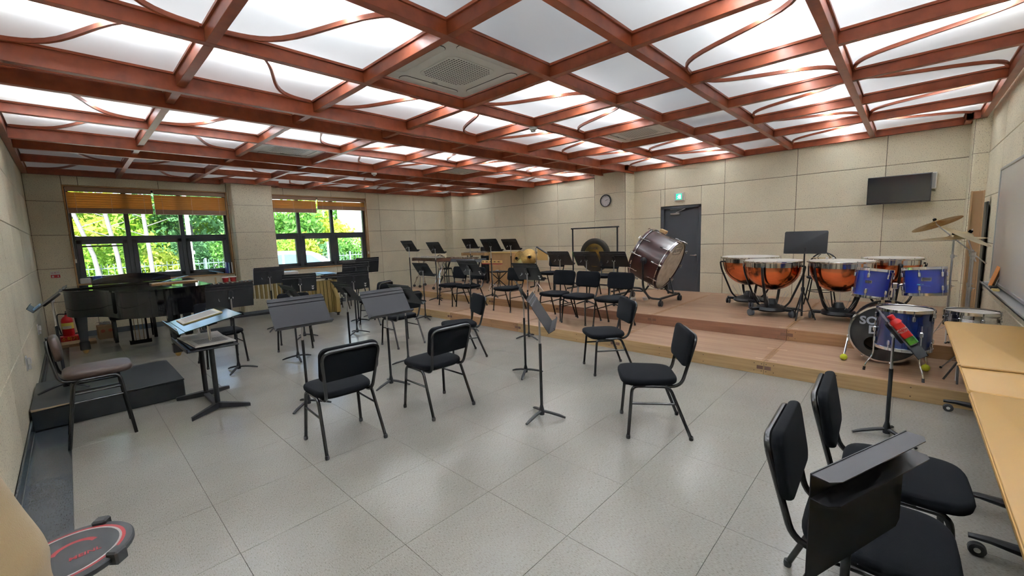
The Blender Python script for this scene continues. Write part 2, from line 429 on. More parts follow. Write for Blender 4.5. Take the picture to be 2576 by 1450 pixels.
pilaster(wall_w, -.1, .30, -6.48, -5.67, .02)
pilaster(wall_w, -.1, .41, -.47, .1, .03)
pilaster(wall_d, 5.655, 6.47, -.42, .1, .05)
pilaster(wall_d, 11.685, 11.95, -.36, .1, .04)
# floor: subfloor, vinyl tiles, dark border along the left wall
floor = struct(MB().b2((-.2,WY-.2,-.12),(LX+.2,.2,-.0045)).build('floor', MT['grout'], smooth=0))
TS = .5966; tx0 = 9.31-TS*16; ty0 = -7.455-TS*3
full = MB().box((0,0,-.0025), (TS-.0018,TS-.0018,.005), b=.0008).mesh('floor_tile', MT['floor_tile'], 0)
YB = -9.235
for i in range(-1, 21):
    for j in range(-1, 17):
        a, b = tx0+TS*i, tx0+TS*(i+1); c, d = ty0+TS*j, ty0+TS*(j+1)
        a2, b2_, c2, d2 = max(a,0), min(b,LX), max(c,YB), min(d,0)
        if b2_-a2 < .03 or d2-c2 < .03: continue
        if c2 > -4.0 and a2 > 1.1: continue
        if (b2_-a2) > TS-.001 and (d2-c2) > TS-.001:
            o = link('floor_tile', full, floor); o.location = ((a+b)/2,(c+d)/2,0)
        else:
            MB().b2((a2+.0009,c2+.0009,-.005),(b2_-.0009,d2-.0009,0), b=.0008).build('floor_tile', MT['floor_tile'], floor, 0)
k = 0; x = 0.0
while x < LX-.05:
    MB().b2((x+.0009,WY+.02,-.005),(min(x+1.8,LX)-.0009,YB-.0012,0.0), b=.0008).build('border_strip', MT['floor_border'], floor, 0); x += 1.8
for nm, lo, hi in (('baseboard_left',(0,WY,0),(LX,WY+.016,.09)),('baseboard_back',(0,WY,0),(.016,0,.10)),('baseboard_right',(LX-.016,WY,0),(LX,-4.07,.09))):
    struct(MB().b2(lo,hi,b=.003).build(nm, MT['floor_border'], smooth=0))
struct(MB().b2((.0,-6.50,0),(.316,-5.65,.10),b=.003).build('baseboard_pillar', MT['floor_border'], smooth=0))

# ------------------------------------------------------------- ceiling grid
ceil = struct(MB().b2((-.2,WY-.2,3.46),(LX+.2,.2,3.6)).build('ceiling', MT['slab_darkened'], smooth=0))
BW = .065
XB = [(1.48,0),(2.89,1),(3.54,1),(4.67,0),(5.91,1),(6.50,1),(7.59,0),(8.755,0),(9.53,0),(10.64,0)]   # +X faces; 1 = deep beam
YBM = [-8.29,-7.15,-6.02,-4.86,-3.73,-2.63,-1.51]                                                   # -Y faces
ZB, ZD, ZP = 2.95, 2.905, 3.06
YL, YH = -9.405, -.07
def beam_y(x0, x1, z, y0=YL, y1=YH):
    m = MB().b2((x0,y0,z),(x1,y1,ZP-.004), b=.002); m.b2((x0-.014,y0,ZP-.022),(x1+.014,y1,ZP-.003)); m.build('ceiling_beam', MT['beam_wood'], ceil, 0)
def beam_x(y0, y1, z, x0, x1):
    m = MB().b2((x0,y0,z),(x1,y1,ZP-.006), b=.002); m.b2((x0,y0-.014,ZP-.0225),(x1,y1+.014,ZP-.0035)); m.build('ceiling_beam', MT['beam_wood'], ceil, 0)
for x, d in XB: beam_y(x-BW, x, ZD if d else ZB)
xe = [.075]+[x for x,_ in XB]+[11.80]
for y in YBM:
    for a, b in zip(xe[:-1], xe[1:]): beam_x(y, y+BW, ZB+.0004, a-.001, b-BW+.001)
beam_y(.005, .075, ZB, YL, -6.6); beam_y(.005, .075, ZB, -5.55, -.5)
beam_y(.31, .38, ZB, -6.62, -5.53); beam_x(-6.62,-6.55,ZB,.07,.32); beam_x(-5.60,-5.53,ZB,.07,.32)
beam_y(11.735, 11.80, ZB, YL, -.38)
beam_x(-9.47, -9.405, ZB, .0, LX)
beam_x(-.07, -.005, ZB, .42, 5.60); beam_x(-.07, -.005, ZB, 6.52, 11.69)
beam_x(-.50, -.43, ZB, 5.58, 6.55); beam_y(5.575, 5.645, ZB, -.5, -.01); beam_y(6.48, 6.55, ZB, -.5, -.01)
beam_x(-.44, -.37, ZB, 11.60, 11.80); beam_y(11.60, 11.67, ZB, -.44, -.01)
beam_x(-.55, -.48, ZB, .07, .48); beam_y(.42, .49, ZB, -.55, -.01)
# boxed concrete beams above the two narrow rows
for a, b in ((2.90,3.47),(5.92,6.43)): MB().b2((a,YL,3.07),(b,YH,3.45)).build('bulkhead', MT['soffit'], ceil, 0)
XR = [(.075,1.415),(1.48,2.825),(2.89,3.475),(3.54,4.605),(4.67,5.845),(5.91,6.435),(6.50,7.525),(7.59,8.69),(8.755,9.465),(9.53,10.575),(10.64,11.735)]
YC = list(zip([YL]+[y+BW for y in YBM], YBM+[YH]))
LIT = {0:('sheet_lit',1.14,1), 1:('sheet_dim',None,0), 3:('sheet_lit',4.27,0), 4:('sheet_lit',5.02,1), 6:('sheet_lit',7.24,0), 7:('sheet_lit',8.34,1), 9:('sheet_lit',10.26,0), 10:('sheet_lit',None,1)}
WAVE_UP = {0:0, 1:1, 3:0, 4:1, 6:0, 7:1, 9:0, 10:1}
ACS = {(7,2),(7,5),(3,2),(3,5)}
OFF = {(0,0),(0,1),(0,5),(10,5)}
def wave(x0, x1, y0, y1, up):
    pts = []
    for i in range(19):
        t = i/18; q = .5+.5*math.tanh(5.0*(t-.5))/math.tanh(2.5)
        if not up: q = 1-q
        pts.append((x0+.012+(x1-x0-.024)*q, y0+.03+(y1-y0-.06)*t))
    m = MB(); n = len(pts); hw = .011
    for i, (px, py) in enumerate(pts):
        a = pts[max(0,i-1)]; b = pts[min(n-1,i+1)]; tx, ty = b[0]-a[0], b[1]-a[1]; l = math.hypot(tx,ty); nx, ny = -ty/l*hw, tx/l*hw
        m.v += [(px-nx,py-ny,ZP-.034),(px+nx,py+ny,ZP-.034),(px+nx,py+ny,ZP-.003),(px-nx,py-ny,ZP-.003)]
    for i in range(n-1):
        for k in range(4): a = i*4; m.f.append((a+k, a+(k+1)%4, a+4+(k+1)%4, a+4+k))
    m.f += [(3,2,1,0), tuple(4*(n-1)+k for k in range(4))]
    m.build('wave_trim', MT['beam_wood'], ceil, 50)
for i, (x0, x1) in enumerate(XR):
    for j, (y0, y1) in enumerate(YC):
        nm = 'sheet_off'; tube = None
        if i in LIT and (i,j) not in ACS:
            nm, tube, _ = LIT[i]
            if (i,j) in OFF: nm, tube = 'sheet_dim', None
        o = link('ceiling_sheet', None, ceil) if False else MB().add([(x0-.012,y0-.012,ZP),(x0-.012,y1+.012,ZP),(x1+.012,y1+.012,ZP),(x1+.012,y0-.012,ZP)], [(0,1,2,3)]).build('ceiling_sheet', MT[nm], ceil, 0)
        if i in (2,5): continue
        if i in WAVE_UP and (i,j) not in ACS: wave(x0, x1, y0, y1, (j+WAVE_UP[i]) % 2 == 0)
        if tube is not None:
            MB().cyl((tube,y0+.06,ZP+.026),(tube,y1-.06,ZP+.026),.013,n=8).build('tube_lamp', MT['tube_light'], ceil, 40)
        if i == 10 and (i,j) not in OFF:
            yy = y0+.34*(y1-y0); MB().cyl((x0+.06,yy,ZP+.026),(x1-.06,yy,ZP+.026),.013,n=8).build('tube_lamp', MT['tube_light'], ceil, 40)

# ------------------------------------------------------------- windows
def window(n, hole, mull, zT=1.83):
    y0, y1, z0, z1 = hole; xo, xi = -.20, -.12
    f = MB(); t = .05
    f.b2((xo,y0+.02,z0+.02),(xi,y0+.02+t,z1-.02),b=.004); f.b2((xo,y1-.02-t,z0+.02),(xi,y1-.02,z1-.02),b=.004)
    f.b2((xo,y0+.02,z0+.02),(xi,y1-.02,z0+.02+t),b=.004); f.b2((xo,y0+.02,z1-.02-t),(xi,y1-.02,z1-.02),b=.004)
    root = struct(f.build('window_%d' % n, MT['window_frame'], smooth=0))
    for m in mull: MB().b2((xo-.005,m-.035,z0+.03),(xi+.012,m+.035,z1-.03),b=.005).build('mullion', MT['window_frame'], root, 0)
    ys = [y0+.07]+list(mull)+[y1-.07]
    for i in range(3):
        a = ys[i]+(.035 if i else 0); b = ys[i+1]-(.035 if i < 2 else 0)
        MB().b2((xo,a,zT-.035),(xi+.006,b,zT+.035),b=.004).build('transom', MT['window_frame'], root, 0)
        MB().b2((-.165,a,zT+.03),(-.160,b,z1-.06)).build('pane', MT['pane_glass'], root, 0)
        s = MB(); q = .075; c, d = z0+.07, zT-.035
        s.b2((xo+.01,a,c),(xi+.02,a+q,d),b=.006); s.b2((xo+.01,b-q,c),(xi+.02,b,d),b=.006)
        s.b2((xo+.01,a,c),(xi+.02,b,c+q),b=.006); s.b2((xo+.01,a,d-q),(xi+.02,b,d),b=.006)
        sa = s.build('sash', MT['window_frame'], root, 0)
        MB().b2((-.165,a+q-.01,c+q-.01),(-.160,b-q+.01,d-q+.01)).build('pane', MT['pane_glass'], sa, 0)
        if not (n == 1 and i == 0): MB().b2((xi+.02,(a+b)/2-.06,c+.02),(xi+.035,(a+b)/2+.06,c+.045),b=.004).build('latch', MT['window_frame'], sa, 0)
        if n == 1 and i == 0: MB().b2((xi+.0,a+q,d-q-.055),(xi+.02,b-q,d-q-.03),b=.004).build('sash_rail', MT['window_frame'], sa, 0)
    tr = MT['trim_oak']
    MB().b2((-.24,y0,z0),(.016,y0+.022,z1),b=.003).build('casing', tr, root, 0); MB().b2((-.24,y1-.022,z0),(.016,y1,z1),b=.003).build('casing', tr, root, 0)
    MB().b2((-.24,y0,z1-.022),(.016,y1,z1),b=.003).build('casing', tr, root, 0)
    MB().b2((-.24,y0,z0),(.022,y1,z0+.024),b=.004).build('window_sill', tr, root, 0)
    return root
window(1, W1, (-8.205,-7.35)); window(2, W2, (-4.99,-4.14))
def blind(y0, y1, zb, ns, label):
    t = thing('window_blind', label, 'blind', (-.05, (y0+y1)/2, 2.765), 0, 'wooden venetian blinds pulled up high')
    yw = (y1-y0)/2-.006
    MB().b2((-.03,-yw,-.045),(.03,yw,-.002),b=.004).build('headrail', MT['blind_valance'], t, 0)
    MB().b2((.03,-yw,-.085),(.042,yw,0),b=.003).build('valance', MT['blind_valance'], t, 0)
    top, bot = -.115, zb-2.765
    zs = bot+.10
    sl = MB().box((0,0,0),(.005,2*yw,.052),b=.001).mesh('slat', MT['blind_oak'], 0)
    for k in range(ns):
        z = top+(zs-top)*k/(ns-1) if ns > 1 else top
        o = link('slat', sl, t); o.location = (.0,0,z); o.rotation_euler = (0,R(-28),0)
    st = MB().box((0,0,0),(.05,2*yw,.010),b=.002).mesh('slat', MT['blind_valance'], 0)
    for k in range(7):
        o = link('slat', st, t); o.location = (0,0,bot+.026+k*.0108)
    MB().b2((-.027,-yw,bot),(.027,yw,bot+.02),b=.004).build('bottom_rail', MT['blind_valance'], t, 0)
    for q in (-.8,0,.8): MB().cyl((.027,q*yw,bot+.01),(.027,q*yw,-.04),.0022,n=5).build('ladder_cord', MT['cord'], t)
    return t
blind(-8.995,-7.79,2.29,7,'oak slat blind with seven open slats above the grand piano')
blind(-7.765,-6.535,2.285,7,'oak slat blind at the wall pillar end of the piano window')
blind(-5.66,-4.545,2.375,5,'longer hanging oak slat blind in the window with the parked car')
blind(-4.52,-3.215,2.462,3,'short pulled-up oak slat blind with only three open slats')
pc = MB(); pc.tube([(.02,-8.985,2.74),(.02,-8.99,1.45)],.003,6); pc.b2((.01,-9.0,1.38),(.03,-8.975,1.45),b=.004)
tag(pc.build('blind_cord', MT['cord']), 'white pull cord hanging beside the piano window', 'cord')
pc = MB(); pc.tube([(.02,-3.235,2.72),(.02,-3.235,1.32)],.003,6); pc.b2((.01,-3.25,1.25),(.03,-3.22,1.32),b=.004)
tag(pc.build('blind_cord', MT['cord']), 'white pull cord hanging beside the car park window', 'cord')

# ------------------------------------------------------------- door
df = MB(); y0, y1 = .015, .14
df.b2((7.10,y0,.0),(7.165,y1,2.115),b=.003); df.b2((7.90,y0,.0),(7.955,y1,2.115),b=.003); df.b2((7.10,y0,2.065),(7.955,y1,2.115),b=.003)
door = struct(df.build('door_1', MT['door_paint'], smooth=0))
MB().b2((7.165,.07,.0),(7.90,.115,2.065),b=.002).build('door_leaf', MT['door_paint'], door, 0)
h = MB(); h.cyl((7.84,.07,1.06),(7.84,.005,1.06),.012,n=10); h.tube([(7.85,.01,1.06),(7.74,.008,1.062)],[.011,.008],10); h.cyl((7.84,.07,1.06),(7.84,.055,1.06),.026,n=16)
h.build('door_handle', MT['chrome'], door)
h = MB(); h.b2((7.30,.02,1.93),(7.50,.07,1.975),b=.006); h.build('door_closer', MT['steel'], door, 0)
h = MB(); h.tube([(7.42,.04,1.98),(7.62,.03,2.05),(7.30,.02,2.05)],.008,6); h.build('closer_arm', MT['steel'], door)
MB().b2((7.955,-.0,.29),(7.963,.02,2.12)).build('door_stop', MT['tv_bezel'], door, 0)

# ------------------------------------------------------------- stepped wooden stage
PX = [1.02,2.83,4.65,6.46,8.27,10.06,11.83]
FR = {0:['board_pale','board_pale','board_mid','board_pale','board_pale','board_pale'],1:['board_pale','board_pale','board_mid','board_red','board_red','board_mid']}
DK = ['deck_a','deck_b','deck_c','deck_b','deck_a','deck_c']
ORD = ['window end','xylophone end','gong end','chair row','timpani front','drum kit end']
LAB = [['low stage section at the window wall end','low stage section with pale front under the chair pair','low stage section with brown front board beside the pale ones','low pale-fronted stage section carrying the three-chair row','low empty stage section between chairs and drum kit','low stage section carrying the blue drum kit'],
       ['upper stage section at the window wall corner','upper stage section under the keyboard percussion','upper stage section under the gong stands with brown front board','upper stage section carrying the concert bass drum, dark red front','upper stage section in front of the grey door side timpani','upper stage section behind the drum kit carrying two timpani']]
for tier, (ya, yb, z1) in enumerate(((-4.07,-2.942,.145),(-2.94,-.015,.29))):
    for s in range(6):
        a, b = PX[s]+.002, PX[s+1]-.002
        t = thing('stage_platform', LAB[tier][s], 'stage platform', ((a+b)/2, ya, 0), 0, 'stepped wooden stage sections')
        hw = (b-a)/2; dp = yb-ya
        if tier == 1 and s in (2,3,5): dp -= .0
        poly = [(-hw,.022),(hw,.022),(hw,dp),(-hw,dp)]
        if tier == 1:
            def notch(p0, p1, dy): 
                l0, l1 = p0-(a+b)/2, p1-(a+b)/2; l0, l1 = max(l0,-hw), min(l1,hw)
                if l1 <= l0: return
                global poly
                q = poly[:2]
                pts = [(hw,dp)]
                if l1 < hw: pts += [(l1,dp),(l1,dp-dy),(l0,dp-dy)]
                else: pts = [(hw,dp-dy),(l0,dp-dy)]
                if l0 > -hw: pts += [(l0,dp),(-hw,dp)]
                else: pts += [(-hw,dp-dy)] if l1 < hw else []
                poly = q+pts
            if s == 2: notch(5.64,6.49,.42)
            elif s == 3: notch(5.64,6.49,.42)
            elif s == 5: notch(11.67,11.95,.36)
        MB().prism(poly, z1-.018, z1).build('deck', MT[DK[(s+tier*2) % 6]], t, 0)
        MB().b2((-hw,0,0),(hw,.022,z1), b=.002).build('front_board', MT[FR[tier][s]], t, 0)
        MB().b2((-hw,.022,0),(-hw+.02,dp-.45,z1-.018)).build('side_board', MT['board_mid'], t, 0)
        MB().b2((hw-.02,.022,0),(hw,dp-.45,z1-.018)).build('side_board', MT['board_mid'], t, 0)
        zl = z1-.145
        for e in (-1,1):
            xx = e*(hw-.035)
            MB().b2((xx-.03,-.003,zl+.055),(xx+.03,.002,zl+.095),b=.001).build('joint_inlay', MT['inlay'], t, 0)
            for yy in (.10, dp*.55 if tier == 0 else dp*.34):
                MB().prism([(e*hw-e*.10,yy-.012),(e*hw,yy-.006),(e*hw,yy+.006),(e*hw-e*.10,yy+.012)] if e > 0 else [(-hw,yy-.006),(-hw+.10,yy-.012),(-hw+.10,yy+.012),(-hw,yy+.006)], z1, z1+.0004).build('butterfly_key', MT['inlay_pale'], t, 0)
            MB().b2((e*hw-e*.028 if e>0 else -hw,.03,z1),(e*hw if e>0 else -hw+.028,dp-.46,z1+.0003)).build('edge_batten', MT['board_mid'], t, 0)
        dm = MB().lathe([(.0055,0),(.0055,.004),(0,.0045)],8,frame((0,0,0),(0,-1,0))).mesh('dowel', MT['dowel'], 0)
        for xx in (-hw+.02,-hw+.09,-.3*hw,.3*hw,hw-.09,hw-.02):
            for zz in (zl+.035, zl+.115):
                o = link('dowel', dm, t); o.location = (xx,.001,zz)
# ------------------------------------------------------------- chairs
def make_chair(label):
    t = thing('orchestra_chair', label, 'chair', (0,0,0), 0, 'black padded orchestra chairs')
    MB().slab(superell(.215,.222,4.2,40,.06), .052, T(.062,0,.413), .022, .012).build('seat', MT['black_fabric'], t, 60)
    MB().slab(superell(.185,.19,4.2,32), .014, T(.062,0,.400), .004).build('seat_pan', MT['black_tube'], t)
    M = frame((-.222,0,.688), (1,0,.17), (0,0,1))          # x up, y across, z forward
    MB().slab(rect(.262,.452,.055,6), .040, M @ T(0,0,-.006), .016, .006).build('backrest', MT['black_fabric'], t, 60)
    p = fillet([(.05,.165,.398),(-.165,.175,.398),(-.262,.218,.795),(-.262,-.218,.795),(-.165,-.175,.398),(.05,-.165,.398)], .075, 6)
    MB().tube(p, .0125, 10).build('back_frame', MT['black_tube'], t)
    for s in (1,-1):
        l = MB().tube(fillet([(.23,s*.23,.012),(.197,s*.207,.408),(.10,s*.205,.408)],.05,5), .0125, 10).build('leg', MT['black_tube'], t)
        MB().lathe([(.0145,0),(.0165,.012),(.0145,.03),(0,.031)],12,T(.23,s*.23,0)).build('foot_cap', MT['rubber'], l)
        l = MB().tube(fillet([(-.23,s*.23,.012),(-.075,s*.207,.408),(.10,s*.205,.408)],.05,5), .0125, 10).build('leg', MT['black_tube'], t)
        MB().lathe([(.0145,0),(.0165,.012),(.0145,.03),(0,.031)],12,T(-.23,s*.23,0)).build('foot_cap', MT['rubber'], l)
        MB().tube([(.208,s*.216,.275),(-.126,s*.215,.275)], .0085, 8).build('rung', MT['black_tube'], t)
    return t
def ang(fx, fy): return math.atan2(fy, fx)
CH = [ # x, y, z, yaw, label
 (7.905,-7.71,0,ang(-1,.05),'black chair with its back turned, behind the open grey stand nearest the low black podium'),
 (7.967,-6.822,0,ang(-1,.01),'black chair with its back turned, second along from the podium side, behind a grey stand'),
 (6.82,-5.53,0,ang(-.39,-.92),'black chair seen from the side between the pair of back-turned chairs and the stage'),
 (5.556,-5.69,0,ang(-1,0),'black chair half hidden behind the second grey open music stand'),
 (8.642,-4.88,0,ang(-.66,-.75),'black chair standing close in front of the stage under the bass drum'),
 (9.695,-5.964,0,ang(-.82,-.57),'black chair alone on the open floor with one edge-on stand before it'),
 (11.10,-6.61,0,ang(1,.04),'black chair pulled up to the table joint, far one of the table pair'),
 (11.035,-7.17,0,ang(1,.03),'black chair at the table behind the upright black stand desk'),
 (4.35,-7.77,0,ang(1,.03),'black chair behind the two-column conductor stand, beside the piano tail'),
 (4.31,-6.80,0,ang(.92,-.385),'black chair behind the marimba side stands with only its legs and top showing'),
 (3.62,-5.05,0,ang(-.9,-.43),'black chair showing only its padded back beside the overlapping far stands'),
 (.78,-4.13,0,ang(1,.1),'black chair mostly hidden, standing at the wall under the car park window'),
 (3.88,-3.34,.1455,-PI/2,'black chair on the low stage, window side one of the overlapping chair pair'),
 (4.41,-3.29,.1455,-PI/2,'black chair on the low stage, door side one of the overlapping chair pair'),
 (5.45,-3.195,.1455,-PI/2,'single black chair on the low stage behind a stand with two white triangles'),
 (6.73,-3.33,.1455,-PI/2,'black chair in the stage row of three, end nearest the windows'),
 (7.262,-3.39,.1455,-PI/2,'black chair in the middle of the stage row of three'),
 (7.872,-3.40,.1455,-PI/2,'black chair in the stage row of three, end next to the bass drum'),
 (5.13,-1.42,.2905,-PI/2,'black chair on the upper stage beside the bar chimes'),
 (6.60,-1.55,.2905,-PI/2,'black chair on the upper stage in front of the gong, behind two stands'),
]
ch0 = make_chair(CH[0][4])
for i, (x, y, z, a, lb) in enumerate(CH):
    if i == 0: ch0.location = (x,y,z); ch0.rotation_euler = (0,0,a)
    else: copy_tree(ch0, (x,y,z), a, lb)

# ------------------------------------------------------------- music stands
def emblem_mesh():
    m = MB(); m.box((0,0,0),(.125,.0012,.0038)); m.box((0,0,.009),(.022,.0012,.010)); m.box((0,0,-.009),(.066,.0012,.0045)); return m.mesh('emblem', MT['emblem'], 0)
EMB = emblem_mesh()
LEG_B = {}
def stand(x, y, z, yw, label, h=.93, tilt=33, turn=0, mat_desk='stand_black', emb=True, extra=None, group='black sheet music stands', ledge_z=0, spin=20):
    """facing +X locally; pivot at height h, desk leaning back by tilt degrees"""
    t = thing('music_stand', label, 'music stand', (x,y,z), yw, group)
    for k in range(3):
        a = R(spin+120*k); c, s = math.cos(a), math.sin(a)
        MB().tube([(c*.012,s*.012,.060),(c*.07,s*.07,.050),(c*.15,s*.15,.030),(c*.205,s*.205,.011)], [.016,.0155,.016,.011], 8, flat=.75).build('leg', MT['stand_black'], t)
    MB().lathe([(.022,.028),(.024,.05),(.022,.075),(.016,.10),(.0135,.115),(0,.115)],14).build('base_hub', MT['stand_black'], t)
    MB().cyl((0,0,.10),(0,0,h-.27),.0125,n=12).build('lower_tube', MT['stand_black'], t)
    MB().cyl((0,0,h-.275),(0,0,h-.03),.0085,n=12).build('upper_tube', MT['steel'], t)
    D = T(.0,0,h) @ Matrix.Rotation(R(tilt)*-1, 4, 'Y') @ T(.012,0,0)     # local: x = out of the front face, z = up the desk
    d = MB(); wd, lo, hi = .255, -.155, .165
    pts = [(0,lo),(0,.085),(.006,.090),(.006,.098),(0,.103),(0,.122),(.006,.127),(.006,.133),(0,.138),(0,hi)]
    n = len(pts); out = []
    for sx in (-1,1):
        for q, (px, pz) in enumerate(pts):
            k = 1.0 if pz < hi-.001 else .965
            out += [(px-.0015,sx*wd*k,pz),(px+.0015,sx*wd*k,pz)]
    fs = []
    for q in range(n-1):
        a, b = 2*q, 2*q+2; A, B = a+2*n, b+2*n
        fs += [(a+1,A+1,B+1,b+1),(A,a,b,B),(a,a+1,b+1,b),(A+1,A,B,B+1)]
    fs += [(0,2*n,2*n+1,1),(2*n-2,2*n-1,4*n-1,4*n-2)]
    d.add(out, fs, D); dk = d.build('desk', MT[mat_desk], t, 0)
    l = MB(); l.b2((-.0015,-wd,lo-.003),(.058,wd,lo),D); l.b2((.055,-wd*.985,lo-.003),(.058,wd*.985,lo+.016),D); l.build('ledge', MT[mat_desk], t, 0)
    b = MB(); b.slab(rect(.17,.055,.026,4), .022, D @ frame((-.004,0,-.005),(-1,0,0),(0,0,1)), .008); b.build('tilt_bracket', MT['stand_black'], t, 60)
    for sy in (-1,1): MB().lathe([(.013,0),(.0145,.006),(.009,.010),(0,.011)],12,frame((-.004,sy*.016,h-.02),(0,sy,0))).build('tilt_knob', MT['steel'], t)
    if emb:
        e = link('emblem', EMB, dk); e.matrix_local = D @ T(-.0028,.125,-.035)
    if extra: extra(t, D)
    return t
def triangles(t, D):
    for z in (-.075,-.115):
        MB().prism([(-.022,.012),(.022,.012),(0,-.020)],0,.001,D @ frame((-.0028,-.195,z),(-1,0,0),(0,-1,0))).build('triangle_sticker', MT['plastic_white'], t, 0)
def paper_on_ledge(mt='blue_soft', w=.30, yy=-.05, h=.11):
    def f(t, D):
        m = MB().box((.012,yy,-.155+h/2),(.012,w,h),D @ T(0,0,.004)); m.build('booklet_cover', MT[mt], t, 0)
    return f
def sheet_side(t, D):
    MB().box((.008,.255,.01),(.004,.012,.30),D).build('paper_edge', MT['paper'], t, 0)
ST = [
 (6.95,-7.633,0,0.0,'grey-black stand open towards the back-turned chair next to the podium side',dict(mat_desk='stand_grey',emb=False,spin=60)),
 (7.085,-6.808,0,0.02,'grey-black stand open towards the second back-turned chair, chair behind it',dict(mat_desk='stand_grey',emb=False,h=.915,spin=40)),
 (8.885,-6.41,0,R(35),'stand seen from its side with deep ledge, alone on open floor before the lone chair',dict(mat_desk='stand_grey',emb=False,tilt=32,spin=-5)),
 (8.01,-5.63,0,R(49),'edge-on stand right behind the side-seen stand on open floor',dict(mat_desk='stand_grey',spin=10)),
 (6.912,-4.308,0,PI/2,'stand on the floor before the stage with two white triangle stickers and silver knob',dict(extra=triangles,h=1.03)),
 (4.16,-4.30,0,PI/2,'slim stand on the floor before the stage nearest the silver xylophone frame',dict(h=.99)),
 (5.706,-4.42,0,PI/2,'stand with white triangle stickers before the overlapping stage chair pair',dict(extra=triangles,h=1.07)),
 (5.0,-7.746,0,PI,'stand with emblem on its back covering the high end of the marimba beside the piano',dict(h=.96,tilt=14)),
 (2.6,-6.58,0,PI,'stand with emblem before the long marimba tubes, white paper beside it',dict(h=1.02,tilt=14,extra=sheet_side)),
 (3.745,-6.469,0,ang(-.96,.25),'stand with emblem overlapping the marimba middle, white triangles at its corner',dict(h=.93,tilt=16,extra=triangles)),
 (5.10,-7.064,0,PI/2,'leaning stand seen from behind with round silver knob, over the nearest open grey stand',dict(h=.90,emb=False,tilt=36)),
 (5.76,-6.622,0,PI/2,'leaning stand with round silver knob and pale booklet beside the golden resonators',dict(h=.93,emb=False,tilt=36,extra=paper_on_ledge())),
 (4.243,-5.78,0,ang(-.93,.36),'stand with emblem and white triangles right of the golden marimba resonators',dict(h=.93,tilt=18,extra=triangles)),
 (3.02,-4.86,0,PI,'far stand with emblem at the car park window edge, topmost of three overlapping',dict(h=1.10,tilt=14)),
 (3.25,-5.25,0,PI,'far stand with emblem below the car park window, middle of the overlapping three',dict(h=1.02,tilt=14)),
 (6.545,-6.241,0,PI/2,'leaning stand with pale green booklet behind the second open grey stand',dict(h=.90,emb=False,tilt=38,extra=paper_on_ledge('stand_green',.40,-.02,.10))),
 (5.0,-9.24,.20,-PI/2,'edge-on stand with blue tissue pack standing on the low black podium by the wall',dict(h=.92,tilt=48,extra=paper_on_ledge('blue_soft',.22,.0,.06),emb=False)),
 (2.10,-3.25,.145,PI/2,'tall stand in front of the silver-framed xylophone, nearest the window wall corner',dict(h=1.29)),
 (3.05,-3.16,.145,PI/2,'tall stand tilted over the joint of the silver xylophone and the dark vibraphone',dict(h=1.235)),
 (2.33,-1.45,.2905,PI/2,'tall stand on the upper stage right in front of the corner column',dict(h=1.14)),
 (4.60,-2.84,.2905,PI/2,'tall stand with bright white paper edge before the tan cabinet',dict(h=1.12,emb=False,extra=sheet_side)),
 (4.08,-1.67,.2905,PI/2,'tall stand with emblem between the tan cabinet and the hand cymbals',dict(h=1.10)),
 (6.27,-2.62,.2905,PI/2,'stand on the upper stage next to the bar chimes in the close row of three',dict(h=.84)),
 (6.83,-2.56,.2905,PI/2,'middle stand of the close row of three, bright green folder edge showing',dict(h=.83,extra=None)),
 (7.44,-2.64,.2905,PI/2,'stand beside the bass drum in the close row of three, before the gong',dict(h=.835)),
 (11.083,-5.067,0,ang(1,.12),'stand leaning open beside the drum kit, holding the watermelon juice bottle',dict(h=.79,tilt=36,emb=False,spin=75)),
]
for x, y, z, a, lb, kw in ST: stand(x, y, z, a, lb, **kw)
gf = thing('green_folder', 'bright green folder standing on the middle stand before the gong', 'folder', (6.82,-2.56,.2905), PI/2)
D_ = T(0,0,.83) @ Matrix.Rotation(-R(33),4,'Y') @ T(.012,0,0)
MB().box((.012,.245,.0),(.008,.03,.31),D_,b=.002).build('cover', MT['green_card'], gf, 0)
MB().box((.012,.06,.01),(.006,.34,.30),D_,b=.002).build('leaves', MT['paper'], gf, 0)
# upright desk with the ledge on top, close to the camera
t = thing('music_stand', 'stand with upright black desk, flat grey ledge on top, beside table chair', 'music stand', (11.085,-7.553,0), ang(.93,-.36), 'black sheet music stands')
for k in range(3):
    a = R(60+120*k); c, s = math.cos(a), math.sin(a)
    MB().tube([(c*.012-.05,s*.012,.060),(c*.07-.05,s*.07,.050),(c*.15-.05,s*.15,.030),(c*.205-.05,s*.205,.011)], [.016,.0155,.016,.011], 8, flat=.75).build('leg', MT['stand_black'], t)
MB().lathe([(.022,.028),(.024,.05),(.022,.075),(.0135,.115),(0,.115)],14,T(-.05,0,0)).build('base_hub', MT['stand_black'], t)
MB().cyl((-.05,0,.10),(-.05,0,.70),.0125,n=12).build('lower_tube', MT['stand_black'], t)
M = T(-.026,0,0)
MB().prism([(.905,-.255),(.905,.255),(.60,.255),(.58,.235),(.58,-.235),(.60,-.255)],-.0015,.0015, M @ frame((0,0,0),(1,0,0),(0,0,1))).build('desk', MT['stand_black'], t, 0)
MB().prism([(0,-.255),(.045,-.255),(.060,-.225),(.060,.225),(.045,.255),(0,.255)],.900,.903, M).build('ledge', MT['stand_grey'], t, 0)
MB().prism([(0,-.255),(.045,-.255),(.060,-.225),(.060,.262),(.045,.285),(0,.285)],.832,.835, M).build('ledge', MT['stand_grey'], t, 0)
MB().slab(rect(.17,.055,.026,4), .022, M @ frame((-.002,0,.74),(-1,0,0),(0,0,1)), .008).build('tilt_bracket', MT['stand_black'], t, 60)
